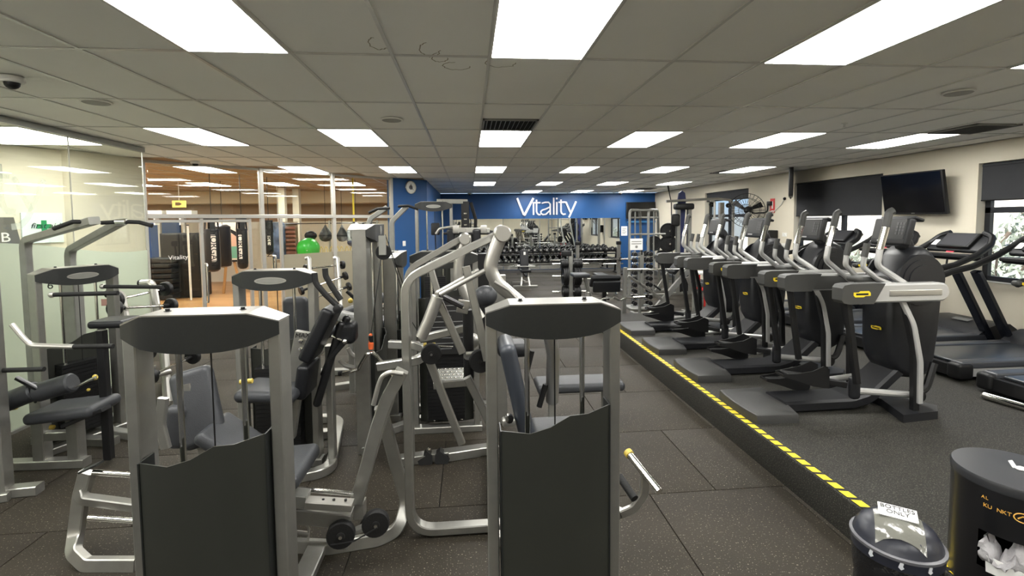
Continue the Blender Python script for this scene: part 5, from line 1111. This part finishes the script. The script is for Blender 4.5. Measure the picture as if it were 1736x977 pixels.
# upright dumbbell tower
dx0, dy0 = 3.77, 10.2
t = thing('dumbbell_tower', 'upright tower rack holding small dumbbells on both sides', 'rack', (dx0,dy0,0), 0, None, True)
M_(t,'column', MB().bar([(dx0,dy0,.03),(dx0,dy0,1.25)], .10, .10, up=(0,1,0)), silver_d); M_(t,'base', MB().rbox((dx0,dy0,.03), (.6,.5,.05), .015), silver_d)
sm_ = dumbbell_mesh(.20,.052,.014,8)
sm_.materials.append(ironm); LV = ['lowest','second lowest','third lowest','fourth lowest','middle','fourth highest','third highest','second highest','highest']
for k in range(9):
    z = .14+.135*k
    for s, sd in ((-1,'left'),(1,'right')):
        M_(t,'cradle', MB().bar([(dx0+s*.04,dy0-.05,z-.064),(dx0+s*.24,dy0-.05,z-.060)], .05, .012, up=(0,0,1)), chrome)
        o = D.objects.new('dumbbell', sm_); COL.objects.link(o); o.location = (dx0+s*.165,dy0-.06,z); o.rotation_euler = (0,0,R(6*s)); tag(o, 'small black dumbbell on the %s side of the upright tower, %s level' % (sd, LV[k]), 'dumbbell', 'dumbbells on the upright tower')
t = thing('notice_sheet', 'white framed notice hanging above the upright dumbbell tower', 'notice', (3.77,10.17,1.45), 0, None, True)
c = at(1079,414,10.12); M_(t,'sheet', MB().bb(c.x-.14,c.x+.14,10.12,10.13,c.z-.13,c.z+.12), paper); M_(t,'stalk', MB().bar([(dx0,10.145,1.2),(dx0,10.145,c.z)], .03, .02, up=(0,1,0)), blackm)
for k in range(2): M_(t,'print_line', MB().bb(c.x-.11,c.x+.11,10.116,10.119,c.z+.05-.05*k,c.z+.065-.05*k), silver_d)
M_(t,'print_logo', MB().lathe((c.x,10.119,c.z-.06), (0,-1,0), [(0,.03),(.002,.03),(.002,.001)], 12), silver_d)
# smith / power rack with arched top
t = thing('power_rack', 'silver power rack with arched top tubes in the far right corner', 'rack', (4.4,12,0), 0, None, True)
for x in (4.06,4.55):
    zt = 2.22; M_(t,'arch_frame', MB().tube([(x,11.8,.03),(x,11.8,zt),(x+.45,12.3,zt),(x+.75,12.9,.03)], .035, .15), silver_d)
    M_(t,'guide_post', MB().cyl((x+.16,11.85,.03),(x+.16,11.85,zt-.03), .018), silver_d)
for z in (2.02,1.6,.05): M_(t,'cross_tube', MB().cyl((4.06,11.8,z),(5.0,12.3 if z > 1.9 else 11.8,z), .025), silver_d)
M_(t,'top_tube', MB().cyl((4.1,11.82,2.21),(4.7,11.82,2.21), .03), silver_d)
for x, z, y, r in ((4.82,1.35,12.1,.2),(4.62,1.0,12.0,.18),(5.18,.95,12.4,.2)):
    o = D.objects.new('weight_plate', plate_mesh(r, .036)); COL.objects.link(o); o.location = (x,y,z); o.rotation_euler = (0,0,R(55)); tag(o, 'black plate hung on the arched power rack %s' % {1.35:'at chest height',1.0:'lowest on its left side',.95:'on its right side'}[z], 'weight plate', 'plates on the power rack')
    M_(t,'plate_peg', MB().cyl((x-.05,y-.07,z),(x+.2,y+.24,z), .022), chrome)
# plates on the cream wall rack
t = thing('plate_wall_rack', 'slim steel plate rack by the cream wall with large black plates', 'plate rack', (5.35,12.4,0), 0, None, True)
M_(t,'post', MB().bar([(5.36,12.5,.03),(5.36,12.5,1.85)], .07, .07, up=(0,1,0)), pipe); M_(t,'foot', MB().bar([(5.0,12.5,.03),(5.7,12.5,.03)], .07, .06, up=(0,0,1)), silver); M_(t,'foot', MB().bar([(5.36,12.15,.03),(5.36,12.85,.03)], .07, .06, up=(0,0,1)), silver)
for z, r, nm in ((1.66,.22,'grip-holed black plate at the top'),(1.32,.23,'black plate in the middle'),(.85,.23,'black plate at the bottom')):
    M_(t,'peg', MB().cyl((5.36,12.5,z),(5.30,12.2,z), .022), chrome)
    o = D.objects.new('weight_plate', plate_mesh(r, .05)); COL.objects.link(o); o.location = (5.32,12.36,z); o.rotation_euler = (0,0,R(70)); tag(o, nm+' of the slim plate rack by the cream wall', 'weight plate', 'plates on the slim rack')
# cable crossover by the window
t = thing('cable_crossover', 'silver cable crossover frame with hanging boxing pads before the far window', 'weight machine', (6.0,12,0), 0, None, True)
for x in (5.42,5.72): M_(t,'column', MB().bar([(x,12.0,.03),(x,12.0,2.36)], .09, .12, up=(0,1,0)), silver)
M_(t,'stack_cover', MB().bar([(5.57,12.02,.1),(5.57,12.02,1.1)], .22, .2, up=(0,1,0)), black); M_(t,'column_base', MB().bar([(5.1,12,.03),(6.0,12,.03)], .1, .06, up=(0,0,1)), silver)
M_(t,'top_beam', MB().tube([(5.1,12,2.44),(5.6,12,2.46),(6.5,12.0,2.5),(6.86,12,2.46),(6.92,12,2.3),(6.92,12,.03)], .035, .12), pipe); M_(t,'chin_bar', MB().tube([(6.3,12,2.44),(6.3,11.8,2.42),(6.3,11.8,1.6)], .03, .06), pipe); M_(t,'mid_column', MB().bar([(6.62,12.05,.03),(6.62,12.05,2.4)], .12, .1, up=(0,1,0)), silver)
for z in (2.35,): plate_disc(t, (6.3,11.95,z), (0,1,0), .07, .04); plate_disc(t, (6.75,11.95,z-.03), (0,1,0), .06, .04)
M_(t,'pulley_head', MB().rbox((5.55,11.95,2.3), (.5,.22,.16), .05, 2), black); M_(t,'hanging_pad', MB().rbox((5.30,11.88,1.95), (.22,.14,.32), .06, 3), black); M_(t,'far_foot', MB().bar([(6.92,11.6,.03),(6.92,12.4,.03)], .08, .06, up=(0,0,1)), silver)
t = thing('foam_paddle', 'long navy paddle board standing upright against the cable crossover', 'paddle', (5.5,12.15,0), 0, None, True)
pdl = [(-.07,.9),(.07,.9),(.075,1.9),(.1,2.2),(.105,2.5),(.08,2.66),(0,2.72),(-.08,2.66),(-.105,2.5),(-.1,2.2),(-.075,1.9)]; M_(t,'board', MB().prism(pdl, (5.57,12.1,0), (1,0,0), (0,0,1), (0,.05,0)), mat('navy foam', (.012,.02,.09), .5)); M_(t,'handle', MB().cyl((5.57,12.125,.0),(5.57,12.125,.92), .02), black)
t = thing('thin_pole', 'thin black pole leaning at the top of the cable crossover', 'pole', (5.2,12.1,0), 0, None, True)
M_(t,'shaft', MB().tube([(5.40,12.22,.0),(5.28,12.1,2.4),(5.2,12.08,2.72)], .014, 0, 8), black); M_(t,'tip', MB().cyl((5.2,12.08,2.70),(5.17,12.07,2.86), .02), black)
t = thing('red_step', 'small red framed step behind the farthest elliptical', 'step', (4.9,10.15,0), 0, None, True)
c = at(1190,480,10.15); M_(t,'top', MB().rbox((c.x,10.15,.78), (.32,.3,.06), .02), white)
for dx in (-.13,.13):
    for dy in (-.12,.12): M_(t,'leg', MB().bar([(c.x+dx,10.15+dy,0),(c.x+dx*.9,10.15+dy*.9,.76)], .035, .035, up=(0,1,0)), redm)
for dy in (-.12,.12): M_(t,'rung', MB().bar([(c.x-.13,10.15+dy,.42),(c.x+.13,10.15+dy,.42)], .03, .05, up=(0,0,1)), redm)
# fixed barbell racks by the glass wall
def bar_rack(t, ends, off, r, ups, lab, grp):
    for k, (a, b) in enumerate(ends):
        d_ = (b-a).normalized()
        q = thing('fixed_barbell', lab % NW[k], 'barbell', (a+b)/2, 0, grp, True)
        M_(q,'bar', MB().cyl(a+d_*.06, b-d_*.06, .014, n=10), chrome)
        for c_, s in ((a,1),(b,-1)): M_(q,'head', MB().lathe(c_, d_*s, [(0,.01),(0,r*.9),(.008,r),(.045,r),(.055,r*.9),(.055,.022),(.13,.022)], 16), ironm)
t = thing('barbell_rack', 'slanted rack of short fixed barbells before the frosted glass', 'rack', (-2.5,8.6,0), 0, None, True)
e = [(at(516,456,8.3),at(583,449,8.75)),(at(508,494,8.1),at(588,467,8.6)),(at(512,512,8.0),at(594,485,8.45))]
bar_rack(t, e, 0, .075, None, 'short fixed barbell on the slanted rack by the frosted glass, %s from the top', 'barbells on the slanted rack')
for px, y in ((572,8.66),(524,8.3)):
    a = at(px,441,y); M_(t,'rack_upright', MB().tube([a+V((-.06,.0,.03)),a+V((0,0,.04)),V((a.x+.1,y-.25,.55)),V((a.x+.2,y-.45,.03))], .035, .1), pipe); M_(t,'rack_back_leg', MB().tube([a+V((0,0,.02)),V((a.x-.05,y+.3,.03))], .03), pipe); M_(t,'rack_foot', MB().tube([V((a.x+.2,y-.5,.03)),V((a.x-.05,y+.35,.03))], .03), pipe)
M_(t,'rack_cross_tube', MB().cyl(V((at(572,441,8.66).x+.12,8.35,.4)), V((at(524,441,8.3).x+.12,8.0,.4)), .025), pipe)
t = thing('barbell_rack', 'rack of short fixed barbells by the office glass, behind the front left tower', 'rack', (-3.6,5.9,0), 0, None, True)
e = [(at(193,509,5.35),at(284,489,6.05)),(at(190,523,5.2),at(293,518,5.9)),(at(246,598,4.95),at(330,560,5.55)),(at(250,640,4.9),at(330,603,5.5))]
bar_rack(t, e, 0, .085, None, 'short fixed barbell on the rack by the office glass, %s from the top', 'barbells on the office-side rack')
for px, py, y in ((258,480,5.85),(205,498,5.45)):
    a = at(px,py,y); M_(t,'rack_upright', MB().tube([a+V((-.12,.0,.0)),a+V((0,0,.01)),V((a.x+.22,y-.2,.55)),V((a.x+.35,y-.4,.03))], .04, .1), pipe); M_(t,'rack_cap', MB().lathe(a+V((-.12,0,0)), (-1,0,0), [(0,.042),(.02,.042),(.025,.01)], 12), black); M_(t,'rack_foot', MB().tube([V((a.x+.36,y-.45,.03)),V((a.x-.1,y+.3,.03))], .035), pipe); M_(t,'rack_back_leg', MB().tube([a,V((a.x-.08,y+.28,.03))], .03), pipe)
M_(t,'rack_cross_tube', MB().cyl(V((-3.3,5.5,.35)), V((-3.6,5.1,.35)), .03), pipe); M_(t,'sticker', MB().box(at(177,513,5.3), (.06,.004,.07)), mat('pink sticker', (.7,.4,.35), .6))
# ================================================================ BOXING ROOM (behind the diagonal glass)
def bag(px0, px1, py0, py1, Y, label, face, full=True):
    a, b = at(px0,py0,Y), at(px1,py1,Y); x = (a.x+b.x)/2; r = (b.x-a.x)/2; zt, zb = a.z, b.z
    t = thing('punching_bag', label, 'punching bag', (x,Y,zb), 0, 'hanging punching bags', True)
    M_(t,'bag_body', MB().lathe((x,Y,zb), (0,0,1), [(0,.02),(.01,r*.6),(.05,r*.92),(.12,r),(zt-zb-.22,r),(zt-zb-.2,r*.97)], 24), mat('black bag leather', (.01,.01,.011), .35))
    for k in range(4):
        an = k*pi/2+.6; q = V((cos(an)*r*.9,sin(an)*r*.9,0)); M_(t,'strap', MB().bar([V((x,Y,zt-.24))+q, V((x,Y,zt))+q*.85], .10, .02, up=q), black)
    M_(t,'top_ring', MB().lathe((x,Y,zt-.02), (0,0,1), [(0,r*.75),(0,r),(.05,r),(.05,r*.75)], 20), black); M_(t,'chain', MB().cyl((x,Y,zt),(x,Y,CZ), .008, n=6), blackm)
    # white label band, wrapped round part of the bag, with vertical lettering
    an0 = math.atan2(-Y, -x)+face; n = 8; z0, z1 = zb+.22, zt-.32; vs = []; wd_ = .62
    for k in range(n+1):
        an = an0-wd_/2+wd_*k/n
        for rr in (r+.001, r+.004):
            for z in (z0, z1): vs.append(V((x+rr*cos(an),Y+rr*sin(an),z)))
    fs = []
    for k in range(n): i = 4*k; fs += [(i+2,i+6,i+7,i+3),(i,i+1,i+5,i+4),(i+1,i+3,i+7,i+5),(i,i+4,i+6,i+2)]
    lb_ = M_(t,'label_band', MB().add(vs, fs+[(0,2,3,1),(4*n,4*n+1,4*n+3,4*n+2)]), mat('white label', (.72,.66,.58), .6))
    q = V((cos(an0),sin(an0),0)); u = V((-q.y,q.x,0)); text('MORGAN', 'bag_lettering', black, lb_, V((x,Y,(z0+z1)/2))+q*(r+.006), (0,0,-1), u, .17, .001)
    return t
bag(346,374,372,461,10.4,'black punching bag with a white label, left of the pair in the doorway',.15)
bag(400,421,372,456,10.6,'black punching bag with a white label, right of the pair in the doorway',-.35)
bag(448,464,376,432,11.2,'black punching bag seen through the glass door with two handles',.0)
c = at(378,420,12.2)
t = thing('punching_bag', 'plain black punching bag hanging just behind the left labelled bag', 'punching bag', c, 0, 'hanging punching bags', True)
M_(t,'bag_body', MB().lathe((c.x,12.2,.9), (0,0,1), [(0,.02),(.04,.16),(.1,.18),(1.0,.18),(1.05,.1)], 20), MT['black bag leather']); M_(t,'chain', MB().cyl((c.x,12.2,1.9),(c.x,12.2,CZ), .008, n=6), blackm)
# poster of a fighter on a stand: plain generic colour panel
c = at(388,408,14); t = thing('poster_stand', 'pale poster on a wooden stand behind the two labelled bags', 'poster', (c.x,14,0), 0, None, True)
w_ = .45; z0, z1 = at(388,441,14).z, at(388,372,14).z
M_(t,'panel', MB().bb(c.x-w_,c.x+w_,14,14.03,z0,z1), mat('pale poster', (.62,.55,.42), .7)); M_(t,'print_patch', MB().prism([(-.3,.12),(.3,.12),(.34,.6),(.18,.72),(-.18,.72),(-.34,.6)], (c.x,13.997,z0), (1,0,0), (0,0,1), (0,-.003,0)), mat('poster tan print', (.5,.3,.2), .7)); M_(t,'print_patch', MB().prism([(-.22,.05),(.24,.05),(.26,.38),(-.24,.38)], (c.x,13.994,z0), (1,0,0), (0,0,1), (0,-.003,0)), mat('poster green print', (.12,.3,.2), .7)); M_(t,'print_patch', MB().prism([(-.4,.6),(-.2,.66),(0,.82),(.2,.66),(.4,.6),(.3,.74),(.0,.9),(-.3,.74)], (c.x,13.993,z0), (1,0,0), (0,0,1), (0,-.003,0)), black); M_(t,'dark_edge', MB().bb(c.x-w_,c.x+w_,13.985,14.04,z0-.05,z0), black)
for s in (-1, 1): M_(t,'leg', MB().bar([V((c.x+s*.1,14.02,z0)),V((c.x+s*.25,14.1,0))], .06, .05, up=(0,1,0)), timber)
# dark storage corner on the left
t = thing('storage_cabinet', 'dark storage cabinet in the left corner of the boxing room', 'cabinet', (-7.6,13.5,0), 0, None, True)
c = at(308,440,13.4); M_(t,'body', MB().rbox((c.x,13.6,.88), (1.0,.5,1.7), .02), black); M_(t,'door', MB().rbox((c.x-.24,13.34,.95), (.46,.03,1.5), .008), blackm); M_(t,'door', MB().rbox((c.x+.24,13.34,.95), (.46,.03,1.5), .008), blackm); M_(t,'plinth', MB().bb(c.x-.45,c.x+.45,13.4,13.8,0,.05), black)
cx2 = at(272,455,13.2).x
for k in range(8):
    o = MB().rbox((cx2+(.02 if k % 2 else 0),13.3,.09+.135*k), (.74,.6,.12), .03, 2).build('gym_mat', vblack); tag(o, 'black folded gym mat in the corner pile, %s from the bottom' % NW[k], 'mat', 'black mats piled in the boxing room corner')
t = thing('blue_panel', 'dark blue wall pad at the left end of the boxing room', 'wall pad', (-9,15,0), 0, None, True); c = at(272,408,15.4); M_(t,'pad', MB().rbox((c.x,15.4,1.05), (1.2,.1,2.1), .03), mat('navy pad', (.01,.05,.16), .45)); M_(t,'pad_seam', MB().bb(c.x-.005,c.x+.005,15.345,15.35,0,2.1), black)
t = thing('white_pole', 'white vertical tube leaning in the boxing room corner', 'pole', at(319,400,13), 0, None, True); a = at(318,383,13.0); M_(t,'tube', MB().cyl((a.x,13.0,0),(a.x,13.0,a.z), .025), white); M_(t,'cap', MB().cyl((a.x,13,a.z),(a.x,13,a.z+.03), .03), black)
c = at(303,346,12.4); t = thing('exit_sign', 'small lit yellow exit sign hanging in the boxing room', 'sign', c, 0, None, True); M_(t,'panel', MB().bb(c.x-.15,c.x+.15,12.4,12.44,c.z-.08,c.z+.08), mat('lit yellow sign', (1,.72,.16), .5, emit=1.2)); M_(t,'hanger', MB().cyl((c.x,12.42,c.z+.08),(c.x,12.42,CZ), .01, n=6), white); M_(t,'symbol', MB().prism([(-.08,-.04),(.02,-.04),(.08,0),(.02,.04),(-.08,.04)], (c.x,12.398,c.z), (1,0,0), (0,0,1), (0,-.002,0)), brownm)
for px0, px1, lb in ((250,278,'left'),(286,328,'right')):
    a, b = at(px0,364,14.5), at(px1,357,14.5); t = thing('white_shelf', 'white shelf edge high on the boxing room wall, %s of two' % lb, 'shelf', a, 0, None, True); M_(t,'shelf', MB().bb(a.x,b.x,14.4,14.7,a.z,b.z), white); M_(t,'bracket', MB().bb((a.x+b.x)/2-.02,(a.x+b.x)/2+.02,14.42,14.6,a.z-.3,a.z), white); M_(t,'post', MB().bb((a.x+b.x)/2-.03,(a.x+b.x)/2+.03,14.6,14.68,0,a.z), alum)
# rail with speed balls, ball rack
Yb = 11.9
t = thing('ball_rack', 'low rack of storage shelves just behind the frosted glass', 'rack', (-3.6,Yb,0), 0, None, True)
x0_, x1_ = at(470,430,Yb).x, at(640,430,Yb).x
for z in (.4,1.06): M_(t,'shelf', MB().bb(x0_,x1_,Yb-.2,Yb+.25,z-.02,z+.02), brownm)
for x in (x0_+.03,(x0_+x1_)/2,x1_-.03): M_(t,'post', MB().bb(x-.02,x+.02,Yb+.18,Yb+.22,0,2.02), alum)
M_(t,'top_rail', MB().cyl((x0_,Yb+.2,at(540,379,Yb).z),(x1_,Yb+.2,at(540,379,Yb).z), .012, n=8), blackm)
c = at(523,424,Yb); t = thing('exercise_ball', 'shiny green exercise ball on the rack behind the frosted glass', 'ball', (c.x,Yb,1.08), 0, None, True); M_(t,'ball', MB().ball((c.x,Yb,1.08+.265), .265, 28, 18), greenm); M_(t,'valve', MB().ball((c.x+.05,Yb-.262,1.32), .012, 8, 6), white)
c = at(523,399,Yb); t = thing('head_guard', 'black padded head guard resting behind the green ball', 'head guard', (c.x,Yb+.2,1.6), 0, None, True); M_(t,'shell', MB().ball((c.x,Yb+.16,1.66), .15, 14, 10, (1,.5,.75)), vblack); M_(t,'strap', MB().tube([(c.x-.1,Yb+.2,1.64),(c.x,Yb+.2,1.4),(c.x+.1,Yb+.2,1.64)], .015, .05), vblack)
for px, py, r, lb in ((552,396,.15,'left of the two'),(580,396,.125,'right of the two')):
    c = at(px,py,Yb-.1); t = thing('speed_ball', 'black teardrop speed ball hanging behind the glass, %s' % lb, 'speed ball', c, 0, 'speed balls', True)
    M_(t,'bladder', MB().lathe((c.x,c.y,c.z-.2), (0,0,1), [(0,.01),(.02,r*.6),(.08,r*.95),(.14,r),(.2,r*.9),(.3,r*.5),(.37,r*.2),(.4,.02)], 20), mat('worn black leather', (.03,.03,.032), .5)); M_(t,'cord', MB().cyl((c.x,c.y,c.z+.18),(c.x,c.y,CZ), .006, n=6), blackm); M_(t,'band', MB().lathe((c.x,c.y,c.z-.06), (0,0,1), [(0,r*1.0),(0,r*1.02),(.03,r*1.02),(.03,r*.99)], 20), black)
c = at(604,397,Yb); t = thing('net_bag', 'clear plastic sack of gloves hanging near the blue wall', 'bag', c, 0, None, True); M_(t,'sack', MB().lathe((c.x,Yb,c.z-.28), (0,0,1), [(0,.02),(.03,.18),(.15,.24),(.35,.22),(.5,.14),(.56,.02)], 14), mat('cloudy plastic', (.5,.55,.6), .25, 0, (9,.5))); M_(t,'glove_heap', MB().ball((c.x,Yb-.06,c.z-.2), .19, 12, 8, (1.1,1,.6)), mat('navy glove', (.04,.05,.1), .5)); M_(t,'hook_cord', MB().cyl((c.x,Yb,c.z+.26),(c.x,Yb,CZ), .005, n=6), blackm)
c = at(599,345,Yb-.4); t = thing('yellow_strap', 'yellow strap hanging from the boxing room ceiling', 'strap', c, 0, None, True); zb = at(599,376,Yb-.4).z; M_(t,'webbing', MB().bb(c.x-.02,c.x+.02,c.y-.003,c.y+.003,zb,CZ), yellow); M_(t,'buckle', MB().bb(c.x-.03,c.x+.03,c.y-.01,c.y+.01,zb-.05,zb), blackm)
for k, px in enumerate((545,553,562,572,579,588,596)):
    c = at(px,418,Yb-.05); o = MB().tube([V((c.x-.03,c.y,1.10)),V((c.x-.035,c.y,1.32)),V((c.x,c.y,1.42)),V((c.x+.035,c.y,1.32)),V((c.x+.03,c.y,1.10))], .012, .03, 6).build('skipping_rope', mat('pale yellow rope', (.65,.5,.2), .6)); tag(o, 'looped pale yellow skipping rope on the rack, %s from the green ball' % NW[k], 'rope', 'ropes on the boxing room rack')
# rows of wrapped rolls and blue-white gear at the left end of the rack
c = at(488,402,Yb+.15); t = thing('roll_shelf', 'stack of reddish brown rolls on the boxing room rack', 'shelf', c, 0, None, True); M_(t,'backing', MB().bb(c.x-.2,c.x+.2,c.y+.1,c.y+.13,1.08,2.0), brownm)
for k in range(8): M_(t,'roll', MB().cyl((c.x-.17,c.y+.02,1.15+.1*k),(c.x+.17,c.y+.02,1.15+.1*k), .042, n=10), mat('red brown wrap', (.3,.12,.08), .6))
c = at(472,395,Yb+.1); t = thing('gear_bag', 'blue and white gear bag hanging at the end of the boxing rack', 'bag', c, 0, None, True); M_(t,'sack', MB().rbox((c.x,c.y,1.55), (.3,.22,.9), .08, 3), mat('blue white cloth', (.08,.12,.22), .6, 0, (5,.8))); M_(t,'cord', MB().cyl((c.x,c.y,2.0),(c.x,c.y,CZ), .008, n=6), white)
for px, y in ((481,14.5),(505,15)): 
    a = at(px,400,y); o = MB().bb(a.x-.09,a.x+.09,y-.09,y+.09,0,CZ); struct(o, 'trim_column', cream)
# shrubs on the bank outside the windows
lm = MB(); rn = random.Random(11)
for k in range(520):
    v = V((rn.gauss(0,1),rn.gauss(0,1),rn.gauss(0,1))).normalized()*rn.uniform(.55,1); v.z = abs(v.z)*.9+.12; a_ = V((rn.gauss(0,1),rn.gauss(0,1),rn.gauss(0,1))).normalized()*.11; b_ = a_.cross(V((rn.gauss(0,1),rn.gauss(0,1),rn.gauss(0,1)))).normalized()*.035
    lm.add([v-a_,v+b_,v+a_,v-b_], [(0,1,2,3)])
leafm = lm.mesh('foliage'); leafm.materials.append(mat('grey green leaf', (.46,.50,.42), .6))
bmr = MB()
for k in range(7):
    an = k*.9; bmr.tube([(0,0,-.15),(.25*cos(an),.25*sin(an),.4),(.6*cos(an+.3),.6*sin(an+.3),.9)], .02, .1, 5)
brm = bmr.mesh('branches'); brm.materials.append(mat('bark', (.16,.12,.09), .9))
SH = [('right edge, lower',3.9,9.8),('right edge, upper',5.0,10.6),('right edge, far side',6.1,9.6),('wide blind, near end',8.0,9.9),('wide blind, middle',9.0,10.4),('wide blind, far end',9.9,9.8),('wide blind, upper',8.6,11.6),('wall fan, near end',11.9,9.9),('wall fan, middle',12.9,10.5),('wall fan, far end',13.8,9.7)]
for k, (w_, y, x) in enumerate(SH):
    z = max(-.3, -.3+((x-XR-.3)/.55-3)*.33); t = thing('shrub', 'grey green shrub on the bank outside the window by the %s' % w_, 'shrub', (x,y,z+.15), rn.uniform(0,6), 'shrubs on the bank outside'); s_ = rn.uniform(.75,1.05)
    share('foliage', leafm, t, sc=(s_,s_,s_*1.2)); share('branches', brm, t, sc=(s_,s_,s_*1.2))
